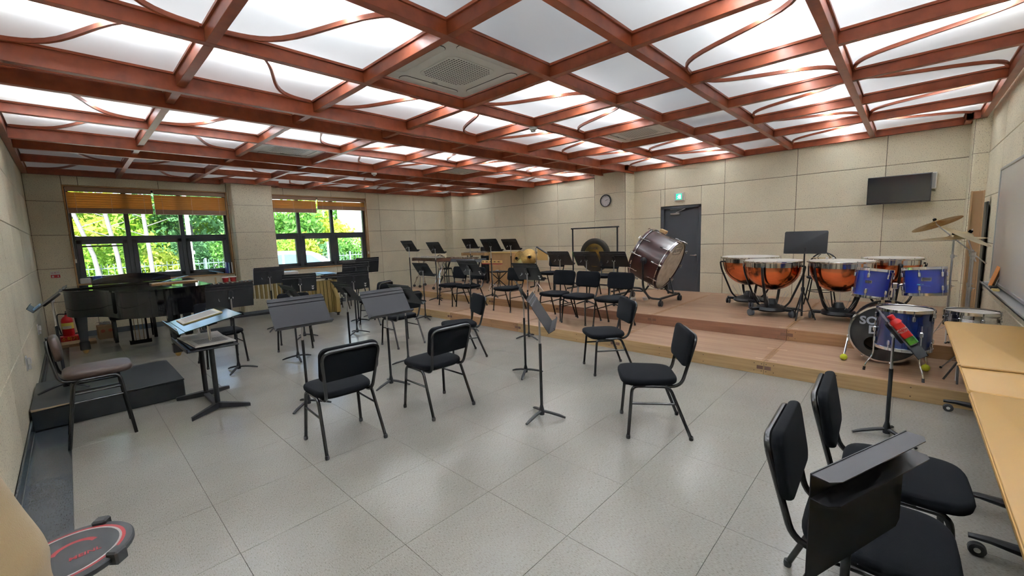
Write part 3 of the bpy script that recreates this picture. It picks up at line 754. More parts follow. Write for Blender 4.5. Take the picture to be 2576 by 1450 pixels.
# folding tripod stand before the timpani
t = thing('tripod_stand', 'folding tripod stand with plain rectangular black desk in front of the timpani', 'music stand', (10.10,-2.22,.2905), -PI/2)
for k in range(3):
    a = R(90+120*k+15); c, s = math.cos(a), math.sin(a)
    MB().tube([(0,0,.42),(c*.16,s*.16,.012)],.009,8).build('leg', MT['stand_black'], t); MB().tube([(0,0,.12),(c*.11,s*.11,.14)],.005,6).build('brace', MT['stand_black'], t)
MB().cyl((0,0,.06),(0,0,.72),.0125,n=12).build('lower_tube', MT['stand_black'], t); MB().cyl((0,0,.70),(0,0,1.0),.009,n=12).build('upper_tube', MT['stand_black'], t)
MB().lathe([(.02,.40),(.024,.43),(.02,.46),(0,.46)],12).build('collar', MT['stand_black'], t)
D = T(-.03,0,1.07) @ Matrix.Rotation(R(-10),4,'Y')
MB().slab(rect(.31,.49,.02,4), .004, D @ frame((0,0,0),(1,0,0),(0,0,1)), .0015).build('desk', MT['stand_black'], t, 60)
MB().b2((0,-.24,-.152),(.05,.24,-.149),D).build('ledge', MT['stand_black'], t, 0)
MB().slab(rect(.10,.08,.02,4), .02, D @ frame((-.003,0,-.03),(-1,0,0),(0,0,1)), .006).build('tilt_bracket', MT['stand_black'], t, 60)
bt = MB()
for yy in (-.03,0,.03):
    for zz in (-.04,0,.04): bt.lathe([(.004,0),(.004,.002),(0,.002)],8,D @ frame((-.003,yy,zz+.02),(-1,0,0)))
o = bt.build('rivets', MT['emblem'], t, 0); o['kind'] = 'stuff'

# ------------------------------------------------------------- conductor stand, podium, high chair
t = thing('conductor_stand', 'wide two-column conductor stand with greenish glossy desk and lower shelf', 'music stand', (6.06,-8.24,0), 0)
for sx in (-.255,.245):
    sgn = 1 if sx > 0 else -1
    MB().cyl((sx,0,.05),(sx,0,.62),.022,n=14).build('column', MT['stand_black'], t); MB().cyl((sx,0,.615),(sx,0,.85),.0135,n=14).build('inner_column', MT['chrome'], t)
    MB().lathe([(.024,0),(.027,.012),(.024,.024),(0,.024)],14,T(sx,0,.615)).build('clamp_ring', MT['steel'], t)
    for sy in (-1,1):
        MB().add([(sx-.03,0,.075),(sx+.03,0,.075),(sx+.03,0,.02),(sx-.03,0,.02)]+[(sx+sgn*.14-.018,sy*.235,.030),(sx+sgn*.14+.020,sy*.235,.030),(sx+sgn*.14+.020,sy*.235,.0),(sx+sgn*.14-.018,sy*.235,.0)],
                 [(0,1,2,3),(7,6,5,4),(0,4,5,1),(1,5,6,2),(2,6,7,3),(3,7,4,0)]).build('foot', MT['stand_grey'], t, 0)
MB().b2((-.255,-.025,.02),(.245,.025,.05),b=.005).build('base_bar', MT['stand_grey'], t, 0)
D = T(0,.02,.875) @ Matrix.Rotation(R(12.5),4,'X')
MB().box((0,0,0),(.82,.46,.008),D,b=.003).build('desk', MT['stand_green'], t, 0)
l = MB(); l.b2((-.41,-.275,-.006),(.41,-.228,.0),D); l.b2((-.41,-.28,-.006),(.41,-.274,.035),D); l.build('ledge', MT['stand_green'], t, 0)
MB().b2((-.30,-.04,-.035),(.30,.04,-.005),D,b=.005).build('desk_bracket', MT['stand_black'], t, 0)
MB().b2((-.40,-.20,.628),(.40,.20,.640),b=.003).build('shelf', MT['stand_black'], t, 0); MB().b2((-.40,-.21,.628),(.40,-.20,.665),b=.002).build('shelf_lip', MT['stand_black'], t, 0)
sc = thing('music_score', 'open score with cream cover lying on the greenish conductor desk', 'sheet music', (6.06,-8.24,0), 0)
MB().box((-.15,-.015,.008),(.36,.34,.006),D,b=.001).build('cover', MT['paper_cream'], sc, 0)
MB().box((-.135,-.02,.0135),(.335,.325,.005),D,b=.001).build('page', MT['paper'], sc, 0)
for i in range(12):
    MB().box((-.28+i*.024,-.02,.0164),(.006,.27,.0005),D).build('staff_line', MT['print_ink'], sc, 0)
pn = thing('pencil', 'short brown pencils resting on the conductor desk ledge', 'pencil', (6.06,-8.24,0), 0)
MB().tube([(.05,-.252,.005),(.16,-.255,.005)],.004,6,M=D).build('shaft', MT['maple'], pn)
sc = thing('score_pile', 'pile of spiral-bound scores lying on the lower conductor shelf', 'sheet music', (6.06,-8.24,.640), 0)
MB().box((-.02,0,.008),(.70,.34,.014),b=.003).build('booklet', MT['stand_black'], sc, 0); MB().box((.0,.01,.021),(.68,.33,.010),T(0,0,0,R(3)),b=.002).build('booklet', MT['paper'], sc, 0)
MB().box((-.18,.0,.031),(.33,.32,.008),T(0,0,0,R(-3)),b=.002).build('page', MT['paper'], sc, 0); MB().box((.17,.01,.031),(.33,.31,.008),T(0,0,0,R(2)),b=.002).build('page', MT['paper'], sc, 0)
for i in range(9): MB().box((.06+i*.027,.01,.0355),(.010,.24,.0006),T(0,0,0,R(2))).build('staff_line', MT['print_ink'], sc, 0)
for i in range(16): MB().tube([(-.36,-.14+i*.018,.03),(-.372,-.14+i*.018,.022),(-.36,-.14+i*.018,.012)],.0018,5).build('spiral_loop', MT['print_ink'], sc)
p = thing('podium', 'low black conductor podium box with worn chipped front edge', 'podium', (5.025,-8.93,0), 0)
MB().b2((-.575,-.53,0),(.575,.545,.185),b=.006).build('box', MT['podium_black'], p, 0)
MB().b2((-.58,-.535,.185),(.58,.55,.20),b=.004).build('top_board', MT['podium_black'], p, 0)
MB().add([(.581,-.53,.2006),(.581,-.26,.2006),(.566,-.33,.2006),(.572,-.45,.2006),(.560,-.53,.2006),(.5812,-.53,.185),(.5812,-.29,.193)],[(0,1,2,3,4),(0,5,6,1)]).build('chipped_edge', MT['raw_chip'], p, 0)
MB().add([(.581,.02,.2006),(.581,.10,.2006),(.570,.06,.2006)],[(0,1,2)]).build('chipped_edge', MT['raw_chip'], p, 0)
t = thing('conductor_chair', 'tall stool-like chair with worn brown vinyl seat and small curved back beside the podium', 'chair', (6.115,-9.045,0), PI/2)
MB().slab(superell(.215,.205,5,36), .055, T(.03,0,.545), .024, .012).build('seat', MT['vinyl_brown'], t, 60)
b = MB(); 
MB().slab(rect(.20,.36,.085,6), .045, frame((-.215,0,.80),(1,0,.10),(0,0,1)), .02, .012).build('backrest', MT['vinyl_brown'], t, 60)
for s in (1,-1):
    MB().tube(fillet([(.20,s*.215,.0),(.15,s*.19,.535),(.0,s*.19,.535)],.05,4),.0125,10).build('leg', MT['black_tube'], t)
    MB().tube(fillet([(-.20,s*.22,.0),(-.12,s*.19,.535),(.0,s*.19,.535)],.05,4),.0125,10).build('leg', MT['black_tube'], t)
    MB().tube(fillet([(.02,s*.16,.535),(-.20,s*.16,.535),(-.235,s*.12,.80),(-.235,s*.10,.88)],.07,5),.0125,10).build('back_post', MT['black_tube'], t)
    for zz in (.36,.43): MB().tube([(.20-.05*zz/.535,s*(.215-.025*zz/.535),zz),(-.20+.08*zz/.535,s*(.22-.03*zz/.535),zz)],.008,8).build('rung', MT['black_tube'], t)
# ------------------------------------------------------------- grand piano and what lies on it
def smooth_poly(P, n=6):
    o = []; m = len(P)
    for i in range(m-1):
        p0, p1, p2, p3 = P[max(i-1,0)], P[i], P[i+1], P[min(i+2,m-1)]
        for k in range(n):
            t = k/n
            o.append(tuple(.5*((2*p1[q])+(-p0[q]+p2[q])*t+(2*p0[q]-5*p1[q]+4*p2[q]-p3[q])*t*t+(-p0[q]+3*p1[q]-3*p2[q]+p3[q])*t**3) for q in (0,1)))
    o.append(P[-1]); return o
PO = (1.50,-8.40)
pc_ = smooth_poly([(2.10,-9.19),(2.38,-9.10),(2.66,-8.84),(2.95,-8.73),(3.22,-8.66),(3.42,-8.48),(3.51,-8.18),(3.50,-7.88),(3.42,-7.70)],5)
outline = [(1.50,-9.19)]+pc_+[(3.34,-7.63),(1.50,-7.63)]
outline = [(x-PO[0],y-PO[1]) for x,y in outline]
t = thing('grand_piano', 'black polished grand piano with closed lid and raised music desk under the window', 'piano', (PO[0],PO[1],0), 0)
MB().prism(outline,.63,.995).build('rim', MT['piano_black'], t, 40)
def grow(o, d):
    n = len(o); q = []
    for i in range(n):
        a, b = o[i-1], o[(i+1)%n]; tx, ty = b[0]-a[0], b[1]-a[1]; l = math.hypot(tx,ty); q.append((o[i][0]+ty/l*d, o[i][1]-tx/l*d))
    return q
MB().prism(grow(outline,.022),1.000,1.022).build('lid', MT['piano_black'], t, 40)
MB().b2((.10,-.80,1.023),(.62,.79,1.044),b=.004).build('folded_lid_front', MT['piano_black'], t, 0)
arch = [(-.79,1.045),(.79,1.045)]+[(.79-1.58*i/20, 1.115+.085*math.sin(PI*(i/20))**.8) for i in range(21)]
arch = [(y*.62+.02,z) for y,z in arch]
MB().prism(arch, 0, .022, frame((.26,.0,0),(1,0,.0),(0,1,0))).build('music_desk', MT['piano_black'], t, 40)
MB().b2((-.03,-.79,.60),(.16,.77,.66),b=.004).build('key_bed', MT['piano_black'], t, 0)
MB().b2((.0,-.62,.70),(.12,.62,.715)).build('keys', MT['paper'], t, 0)
for lx, ly in ((1.856-PO[0],-9.05-PO[1]),(1.858-PO[0],-7.75-PO[1]),(3.35-PO[0],-8.12-PO[1])):
    m = MB(); m.add([(lx+a*.075,ly+b*.075,.64) for a,b in ((-1,-1),(1,-1),(1,1),(-1,1))]+[(lx+a*.045,ly+b*.045,.19) for a,b in ((-1,-1),(1,-1),(1,1),(-1,1))],[(0,1,2,3)[::-1],(4,5,6,7)]+[(i,(i+1)%4,4+(i+1)%4,4+i)[::-1] for i in range(4)])
    m.b2((lx-.058,ly-.058,.06),(lx+.058,ly+.058,.19),b=.008); lg = m.build('leg', MT['piano_black'], t, 0)
    MB().b2((lx-.04,ly-.04,.045),(lx+.04,ly+.04,.062),b=.004).build('caster_plate', MT['brass'], lg, 0)
    w_ = MB(); w_.cyl((lx-.022,ly,.032),(lx+.022,ly,.032),.032,n=14); w_.build('caster_wheel', MT['brass'], lg)
m = MB(); m.b2((.26,-.135,.02),(.36,.145,.085),b=.008); m.build('pedal_box', MT['piano_black'], t, 0)
for yy in (-.09,.10): MB().b2((.29,yy-.014,.08),(.33,yy+.014,.63)).build('lyre_post', MT['piano_black'], t, 0)
for yy in (-.05,.0,.055):
    MB().cyl((.29,yy,.08),(.29,yy,.62),.0045,n=6).build('pedal_rod', MT['brass'], t)
    MB().b2((.20,yy-.012,.05),(.27,yy+.012,.058),b=.002).build('pedal', MT['brass'], t, 0)
b = thing('piano_bench', 'black padded piano bench standing between the piano and the window wall', 'bench', (1.12,-8.40,0), 0)
MB().slab(rect(.36,.62,.03,4),.09,T(0,0,.39),.02,.004).build('seat', MT['stand_black'], b, 60)
for sx in (-.14,.14):
    for sy in (-.26,.26): MB().b2((sx-.025,sy-.025,0),(sx+.025,sy+.025,.40),b=.004).build('leg', MT['piano_black'], b, 0)
def book(nm, lb, cat, c, d, m, rz=0, grp=None, rx=0, ry=0):
    o = MB().box((0,0,d[2]/2), d, b=min(d)*.15).build(nm, m, None, 0); o.location = c; o.rotation_euler = (rx,ry,rz); return tag(o, lb, cat, grp)
book('wooden_board','thin pale board lying on the piano lid under blue papers','board',(2.35,-7.93,1.023),(.28,.60,.018),MT['trim_oak'])
fl = MB().box((0,0,0),(.20,.34,.006),b=.001).build('blue_papers', MT['blue_soft'], None, 0); fl.location = (2.36,-7.92,1.085); fl.rotation_euler = (R(12),R(-4),.2); tag(fl,'loose blue folder curling on the board atop the piano','papers')


# floor things by the piano
e = thing('fire_extinguisher','red fire extinguisher with black hose on a red base by the piano leg','fire extinguisher',(.22,-9.22,0),0)
MB().slab(rect(.25,.25,.03,4),.09,None,.01).build('base', MT['red_paint'], e, 60)
MB().lathe([(0,.09),(.072,.09),(.078,.10),(.078,.36),(.070,.40),(.045,.435),(.022,.45),(.022,.475),(0,.475)],24).build('cylinder', MT['red_paint'], e)
MB().lathe([(.079,.22),(.079,.33)],24,None,-1.3,1.6).build('label', MT['label_yellow'], e)
MB().lathe([(.0792,.225),(.0792,.275)],24,None,-1.0,.6).build('label', MT['paper'], e)
m = MB(); m.b2((-.02,-.018,.47),(.02,.018,.50),b=.004); m.b2((-.015,-.01,.50),(.10,.01,.512),b=.003); m.b2((-.015,-.01,.525),(.09,.01,.537),b=.003); m.build('valve', MT['stand_black'], e, 0)
MB().tube(fillet([(0,-.02,.485),(.0,-.11,.50),(.02,-.115,.30),(.03,-.09,.14)],.06,5),.010,8).build('hose', MT['rubber'], e)
tm = text_mesh('소화기', .075, MT['sign_yellow']); o = link('lettering', tm, e); o.matrix_local = frame((.126,0,.045),(1,0,0),(0,1,0))
s = thing('extinguisher_sign','small white and red wall sign pointing down to the fire extinguisher','sign',(.001,-9.27,1.19),0)
F = frame((0,0,0),(1,0,0),(0,1,0))
MB().box((0,.0,0),(.115,.12,.002),F).build('plate', MT['plastic_white'], s, 0); MB().box((0,-.03,.0015),(.115,.055,.001),F).build('red_band', MT['sign_red'], s, 0)
o = link('lettering', text_mesh('소화기', .038, MT['sign_red']), s); o.matrix_local = F @ T(0,.03,.0016)
MB().prism([(.02,-.028),(.028,-.028),(.028,-.012),(.036,-.012),(.036,-.028),(.044,-.028),(.032,-.048)],.002,.003,F).build('arrow', MT['plastic_white'], s, 0)
MB().prism([(-.045,-.048),(-.020,-.048),(-.020,-.025),(-.026,-.015),(-.038,-.015),(-.045,-.025)],.002,.003,F).build('icon', MT['plastic_white'], s, 0)
c = thing('cardboard_box','small brown carton with red print standing by the wall behind the piano','box',(.52,-8.755,0),R(4))
MB().b2((-.13,-.105,0),(.13,.105,.24),b=.004).build('carton', MT['carton'], c, 0)
for yy in (-.05,.05): MB().lathe([(0,0),(.03,0),(.03,.001),(0,.001)],14,frame((.1302,yy,.15),(1,0,0))).build('print', MT['carton_print'], c, 0)
m = MB(); random.seed(3)
for i in range(7):
    q = [(.52+random.uniform(-.10,.10),-8.77+random.uniform(-.09,.09),.255+random.uniform(0,.05)) for _ in range(4)]; m.tube(q,[.012,.02,.018,.01],6,flat=.4)
tag(m.build('plastic_wrap', MT['metal_bar']),'crumpled shiny wrapping on top of the brown carton','wrapping')
o = MB().b2((-.18,-.22,0),(.18,.22,.05),b=.004).build('flat_carton', MT['carton'], None, 0); o.location = (.82,-9.12,.0); tag(o,'flattened brown carton lying on the floor behind the piano','box')
for x_, z_ in ((4.978,.519),(2.524,.54)):
    o = thing('wall_outlet', 'white wall outlet with plugged adaptor %s' % ('near the podium' if x_ > 4 else 'nearest the window corner'), 'outlet', (x_,WY,z_), 0)
    MB().b2((-.05,0,-.07),(.05,.008,.07),b=.003).build('plate', MT['plastic_white'], o, 0); MB().b2((-.03,.008,-.01),(.03,.035,.05),b=.006).build('plug', MT['plastic_white'], o, 0)
    MB().b2((-.02,.008,-.06),(.02,.03,-.02),b=.006).build('plug', MT['plastic_white'], o, 0)
# window sill things
ZS = .992
book('white_box','white carton standing on the sill at the wall end of the piano window','box',(-.02,-8.90,ZS),(.16,.15,.10),MT['plastic_white'])
book('blue_box','dark blue box with pale top on the sill beside the white carton','box',(-.02,-8.74,ZS),(.15,.13,.125),MT['blue_card'])
for i, (yy, h_, mt, lb) in enumerate(((-6.66,.25,'blue_card','tall dark blue binder'),(-6.625,.24,'blue_soft','light blue binder'),(-6.595,.25,'stand_black','black file'),(-6.57,.245,'paper','white booklet'))):
    o = MB().box((0,0,h_/2),(.18,.026,h_),b=.002).build('binder', MT[mt], None, 0); o.location = (-.02,yy,ZS); o.rotation_euler = (0,0,0); tag(o, lb+' standing on the sill against the wall pillar','binder','binders on the piano window sill')
o = MB().box((0,0,.01),(.16,.24,.02),b=.002).build('blue_folder', MT['blue_soft'], None, 0); o.location = (-.02,-6.86,ZS+.04); o.rotation_euler = (R(-14),0,.1); tag(o,'light blue folder leaning aslant on the sill beside the binders','folder')
book('small_carton','small tan carton supporting the slanting blue folder on the sill','box',(-.02,-6.80,ZS),(.10,.10,.04),MT['carton'])

# ------------------------------------------------------------- marimba
t = thing('marimba','long concert marimba with golden resonators and wooden low end behind the stands','marimba',(1.62,-6.25,0),R(-4))
# bars: narrow at the high end (-Y) and wide at the low end (+Y); 36 naturals, 25 accidentals behind
def mw(q): return .30+.44*q
n1 = 34
for i in range(n1):
    q = i/(n1-1); yy = -1.18+2.28*(q**.92); bw = .030+.036*q; ln = .17+.24*q
    MB().box((-.16-.10*q,yy,.88),(ln,bw,.022),b=.004).build('bar', MT['rosewood'] if i % 3 else MT['rosewood'], t, 0)
    if i % 7 not in (2,6): MB().box((.13+.15*q,yy+.02,.905),(ln,bw,.022),b=.004).build('bar', MT['rosewood'], t, 0)
MB().tube([(-.22,-1.22,.845),(-.48,1.14,.845)],.016,6).build('rail', MT['stand_black'], t); MB().tube([(.24,-1.22,.855),(.52,1.14,.855)],.016,6).build('rail', MT['stand_black'], t)
MB().b2((-.50,1.12,.80),(.54,1.17,.92),b=.006).build('end_board', MT['walnut_end'], t, 0); MB().b2((-.24,-1.26,.80),(.26,-1.21,.91),b=.006).build('end_board', MT['walnut_end'], t, 0)
for i in range(24):
    q = i/23; yy = -1.12+1.80*q; r_ = .020+.016*q; zb = .66-.08*math.sin(q*PI)-.20*q*q
    MB().tube([(.17+.14*q,yy,.85),(.17+.14*q,yy,zb)],r_,12).build('resonator', MT['resonator_gold'], t)
for i in range(6):
    yy = .74+i*.074; zb = .62-.10*i if i < 5 else .11
    x1 = .12+.06*i
    MB().b2((.30-.0,yy-.033,.10),(.30+.16,yy+.033,.80),b=.006).build('resonator', MT['resonator_gold'], t, 0)
MB().add([(.47,1.02,.62),(.47,1.10,.62),(.66,1.02,.44),(.66,1.10,.44),(.66,1.02,.12),(.66,1.10,.12),(.47,1.02,.12),(.47,1.10,.12)],[(0,1,3,2),(2,3,5,4),(4,5,7,6),(6,7,1,0),(0,2,4,6),(1,7,5,3)]).build('resonator', MT['resonator_gold'], t, 0)
for yy in (-1.20,1.16):
    for sx in (-.2,.2): MB().b2((sx-.02,yy-.02,.06),(sx+.02,yy+.02,.82)).build('leg', MT['stand_black'], t, 0)
    MB().b2((-.34,yy-.03,.05),(.36,yy+.03,.09),b=.005).build('foot_bar', MT['stand_black'], t, 0)
    for sx in (-.30,.32): MB().cyl((sx,yy-.02,.028),(sx,yy+.02,.028),.028,n=12).build('caster', MT['rubber'], t)
MB().b2((-.02,-1.2,.18),(.02,1.16,.22)).build('stretcher', MT['stand_black'], t, 0)
bo = thing('bongo_drums','pair of small red bongos with white heads standing on the marimba bars','drum',(1.75,-7.02,.918),0)
for yy in (-.062,.062):
    MB().lathe([(.046,0),(.053,.08),(.057,.09),(0,.095)],20,T(0,yy,0)).build('shell', MT['red_lacquer'], bo); MB().lathe([(.058,.082),(.060,.094),(.053,.099),(0,.10)],20,T(0,yy,0)).build('head', MT['drum_head'], bo)
mu = MB().cyl((0,0,0),(0,0,.12),.016,.014,n=12).build('wooden_shaker', MT['maple']); mu.location = (1.66,-7.22,.895); tag(mu,'upright pale wooden cylinder standing on the marimba beside the bongos','shaker')
book('blue_sheets','blue-white sheets lying on the low end board of the marimba','sheet music',(1.70,-5.20,.925),(.74,.30,.008),MT['blue_soft'],R(-4))


ap = thing('air_purifier','white rounded air purifier box rising behind the marimba stands','appliance',(1.02,-5.75,0),0)
MB().slab(rect(.26,.42,.05,5),.99,None,.03).build('body', MT['plastic_white'], ap, 60)
MB().b2((.131,-.06,.80),(.133,.06,.83)).build('display', MT['grille'], ap, 0)
# bentwood chairs
def bentwood(loc, rz, label):
    t = thing('bentwood_chair', label, 'chair', loc, rz, 'black bent-tube chairs')
    MB().lathe([(0,.43),(.185,.43),(.195,.44),(.195,.455),(.18,.465),(0,.465)],28).build('seat', MT['black_fabric'], t)
    hoop = [(-.17,-.19,.44)]+[(-.19-.04*math.sin(PI*i/16),.20*-math.cos(PI*i/16),.60+.24*math.sin(PI*i/16)) for i in range(17)]+[(-.17,.19,.44)]
    MB().tube(hoop,.011,8).build('back_hoop', MT['black_tube'], t)
    for s in (-1,1):
        MB().tube([(-.175,s*.03,.45),(-.205,s*.035,.62),(-.225,s*.085,.77),(-.228,s*.045,.82)],.006,6).build('back_wire', MT['black_tube'], t)
        MB().tube([(-.175,s*.05,.45),(-.205,s*.075,.62),(-.225,s*.125,.75),(-.222,s*.15,.74)],.006,6).build('back_wire', MT['black_tube'], t)
        for x0, x1 in ((.13,.19),(-.13,-.19)): MB().tube([(x0,s*.13,.44),(x1,s*.19,.006)],.010,8).build('leg', MT['black_tube'], t)
    MB().tube([(.16*math.cos(2*PI*i/20),.16*math.sin(2*PI*i/20),.22) for i in range(20)],.007,6,True).build('leg_ring', MT['black_tube'], t)
bentwood((1.30,-4.78,0),0,'bent black tube chair with looped back behind the marimba low end')
bentwood((1.30,-1.55,.2905),0,'bent black tube chair with looped back behind the silver xylophone frame')
bentwood((10.10,-.62,.2905),-PI/2,'bent black tube chair with looped back behind the timpani')

# ------------------------------------------------------------- keyboard percussion on the upper stage
def keyboard(name, label, loc, rz, L, h, bars, frame_m, body_m, chrome=True, n=15):
    t = thing(name, label, 'percussion', loc, rz)
    MB().b2((-L/2,-.20,h-.10),(L/2,-.185,h-.03),b=.004).build('side_rail', MT[body_m], t, 0); MB().b2((-L/2,.185,h-.10),(L/2,.20,h-.03),b=.004).build('side_rail', MT[body_m], t, 0)
    for e in (-1,1): MB().b2((e*L/2-.03,-.22,h-.11),(e*L/2+.03,.22,h-.02),b=.006).build('end_block', MT[body_m], t, 0)
    for i in range(n):
        xx = -L/2+.07+(L-.14)*i/(n-1); q = i/(n-1)
        MB().box((xx,-.09,h-.015),((L-.14)/n*.8,.20-.06*q,.016),b=.003).build('bar', MT[bars], t, 0)
        if i % 7 not in (2,6) and i < n-1: MB().box((xx+(L-.14)/n*.5,.09,h+.004),((L-.14)/n*.8,.18-.05*q,.016),b=.003).build('bar', MT[bars], t, 0)
    for e in (-1,1):
        xx = e*(L/2-.10)
        MB().tube([(xx-.16,-.17,.08),(xx+.03,-.02,.50),(xx-.02,.10,h-.10)],.013,8).build('frame_leg', MT[frame_m], t); MB().tube([(xx+.16,-.17,.08),(xx-.03,-.02,.50),(xx+.02,-.10,h-.10)],.013,8).build('frame_leg', MT[frame_m], t)
        MB().tube([(xx-.16,.17,.08),(xx-.02,.05,.5),(xx+.0,.12,h-.10)],.013,8).build('frame_leg', MT[frame_m], t)
        for a, b_ in ((-.16,-.17),(.16,-.17),(-.16,.17)):
            MB().cyl((xx+a-.016,b_,.036),(xx+a+.016,b_,.036),.036,n=12).build('caster', MT['rubber'], t)
    MB().tube(fillet([(-L/2-.06,-.12,.14),(-L/2,-.12,.30),(L/2,-.12,.30)],.08,4),.013,8).build('stretcher', MT[frame_m], t)
    return t
keyboard('glockenspiel','silver-barred keyboard percussion on a chrome wheeled frame at the window wall corner',(1.82,-2.42,.2905),R(-6),1.25,.84,'metal_bar','chrome','rosewood')
keyboard('vibraphone','dark blue-black keyboard percussion on a black frame behind the tall stands',(2.50,-1.92,.2905),R(3),1.36,.79,'rosewood','stand_black','car_dark')
t = keyboard('xylophone','orange-framed small xylophone standing at the back by the corner column',(1.90,-.78,.2905),0,.96,.90,'metal_bar','stand_black','tan_board')
o = MB().b2((-.16,-.08,0),(.16,.08,1.03),b=.012).build('instrument_case', MT['stand_black'], None, 0); o.location = (1.75,-.32,.2905); tag(o,'upright black case leaning behind the xylophone by the column','case')
c = thing('tan_cabinet','plain tan wooden cabinet standing behind the wood blocks on the upper stage','cabinet',(2.95,-.62,.2905),0)
MB().b2((-.45,-.30,0),(.45,.30,.86),b=.006).build('carcass', MT['tan_board'], c, 0); MB().b2((-.46,-.31,.86),(.46,.31,.885),b=.004).build('top_board', MT['yellow_wood'], c, 0)
for sx in (-.225,.225): MB().b2((sx-.215,-.306,.03),(sx+.215,-.300,.84),b=.002).build('door', MT['tan_board'], c, 0)
bx = thing('wood_block_row','row of five pale wood blocks on a red bar held by a chrome tripod','percussion',(3.66,-1.92,.2905),R(8))
MB().b2((-.30,-.035,.64),(.30,.035,.66),b=.003).build('bar', MT['red_lacquer'], bx, 0)
for i in range(5):
    b_ = MB().box((-.24+i*.12,0,.70),(.108,.09,.07),b=.008).build('block', MT['yellow_wood'], bx, 0); MB().b2((-.24+i*.12-.028,-.0465,.695),(-.24+i*.12+.028,-.0445,.715)).build('slot', MT['dowel'], b_, 0)
def tripod(t, h, r=.0085, spread=.17, m='chrome', z0=.20):
    MB().cyl((0,0,z0-.08),(0,0,h),r,n=10).build('post', MT[m], t)
    for k in range(3):
        a = R(30+120*k); c_, s_ = math.cos(a), math.sin(a)
        MB().tube([(0,0,z0+.05),(c_*spread,s_*spread,.010)],.006,6).build('leg', MT[m], t); MB().tube([(0,0,z0-.07),(c_*spread*.55,s_*spread*.55,.11)],.004,6).build('brace', MT[m], t)
        MB().ball((c_*spread,s_*spread,.0125),.012,8).build('rubber_foot', MT['rubber'], t)
tripod(bx, .645)
st = thing('percussion_table','small black padded table with castanets and hand instruments under the wood blocks','table',(3.46,-1.50,.2905),0)
MB().b2((-.20,-.16,.40),(.20,.16,.43),b=.005).build('table_top', MT['stand_black'], st, 0)
for s in (-1,1): MB().tube([(s*.17,-.12,.012),(-s*.17,.12,.40)],.012,8).build('leg', MT['stand_black'], st); MB().tube([(s*.17,.12,.012),(-s*.17,-.12,.40)],.012,8).build('leg', MT['stand_black'], st)
ca = MB().slab(superell(.05,.035,2.4,20),.03,None,.012,.006).build('castanet', MT['metal_bar'], None, 60); ca.location = (3.44,-1.52,.720); tag(ca,'pair of silver castanets on the small black percussion table','castanets')
# hand cymbals on their rack
cs = thing('cymbal_rack','pair of hand cymbals standing upright in a black rack beside the tan cabinet','cymbals',(3.93,-.98,.2905),R(10))
for xx, ax, zz in ((-.22,(-.35,-.75,.25),.72),(.12,(.55,-.75,.10),.76)):
    M = frame((xx,0,zz),ax)
    MB().lathe([(0,.045),(.03,.043),(.055,.030),(.065,.018),(.14,.008),(.215,-.004),(.215,-.006),(.06,.012),(0,.035)],36,M).build('cymbal', MT['brass'], cs)
    MB().lathe([(.0,.075),(.035,.072),(.04,.055),(.02,.045)],16,M).build('strap_pad', MT['black_fabric'], cs)
MB().b2((-.32,-.03,.44),(.30,.03,.50),b=.01).build('cradle', MT['stand_black'], cs, 0)
for s in (-.28,.26):
    MB().cyl((s,0,.03),(s,0,.46),.014,n=10).build('post', MT['stand_black'], cs); MB().b2((s-.02,-.2,0),(s+.02,.2,.03),b=.004).build('foot_bar', MT['stand_black'], cs, 0)
# bar chimes
bc = thing('bar_chimes','golden bar chimes under a slanting black bar on a chrome tripod','chimes',(5.04,-1.86,.2905),0)
tripod(bc, 1.03)
MB().ball((0,0,1.03),.022,10).build('clamp', MT['chrome'], bc); MB().b2((-.02,-.02,.9),(.02,.02,.95),b=.005).build('clamp', MT['chrome'], bc, 0)
MB().tube([(.02,0,1.05),(.34,0,.89)],.018,6).build('top_bar', MT['stand_black'], bc)
for i in range(24):
    xx = .045+i*.0122; zt = 1.03-(xx-.02)*.5
    MB().cyl((xx,0,zt),(xx,0,.755),.0048,n=6).build('chime', MT['yellow_wood'], bc)
# gong on its frame
g = thing('gong','round golden gong with broad black rim hanging in a black metal frame','gong',(5.80,-.66,.2905),0)
for s in (-1,1):
    MB().cyl((s*.60,0,.03),(s*.60,0,1.42),.018,n=10).build('post', MT['stand_black'], g); MB().b2((s*.60-.02,-.26,0),(s*.60+.02,.26,.03),b=.004).build('foot_bar', MT['stand_black'], g, 0)
MB().b2((-.64,-.018,1.42),(.64,.018,1.45),b=.003).build('top_bar', MT['stand_black'], g, 0); MB().b2((-.60,-.012,.10),(.60,.012,.13)).build('bottom_bar', MT['stand_black'], g, 0)
M = frame((0,0,.80),(0,-1,0))
MB().lathe([(0,.010),(.15,.010),(.27,.0),(.275,-.01),(0,-.004)],48,M).build('face', MT['gong_gold'], g)
MB().lathe([(.272,.002),(.30,.006),(.37,.004),(.392,-.004),(.395,-.05),(.388,-.05),(.38,-.012),(.272,-.008)],48,M).build('rim', MT['gong_dark'], g)
for s in (-.20,.17): MB().cyl((s,0,1.15),(s,0,1.42),.0025,n=5).build('cord', MT['brass'], g)
MB().tube([(-.2,0,1.30),(.17,0,1.30)],.002,5).build('cord', MT['brass'], g)
o = link('lettering', text_mesh('THOR', .070, MT['drum_black']), g); o.matrix_local = M @ Matrix.Rotation(R(90),4,'Z') @ T(0,.14,.0115) if False else frame((0,-.0125,.80+.155),(0,-1,0),(1,0,0))
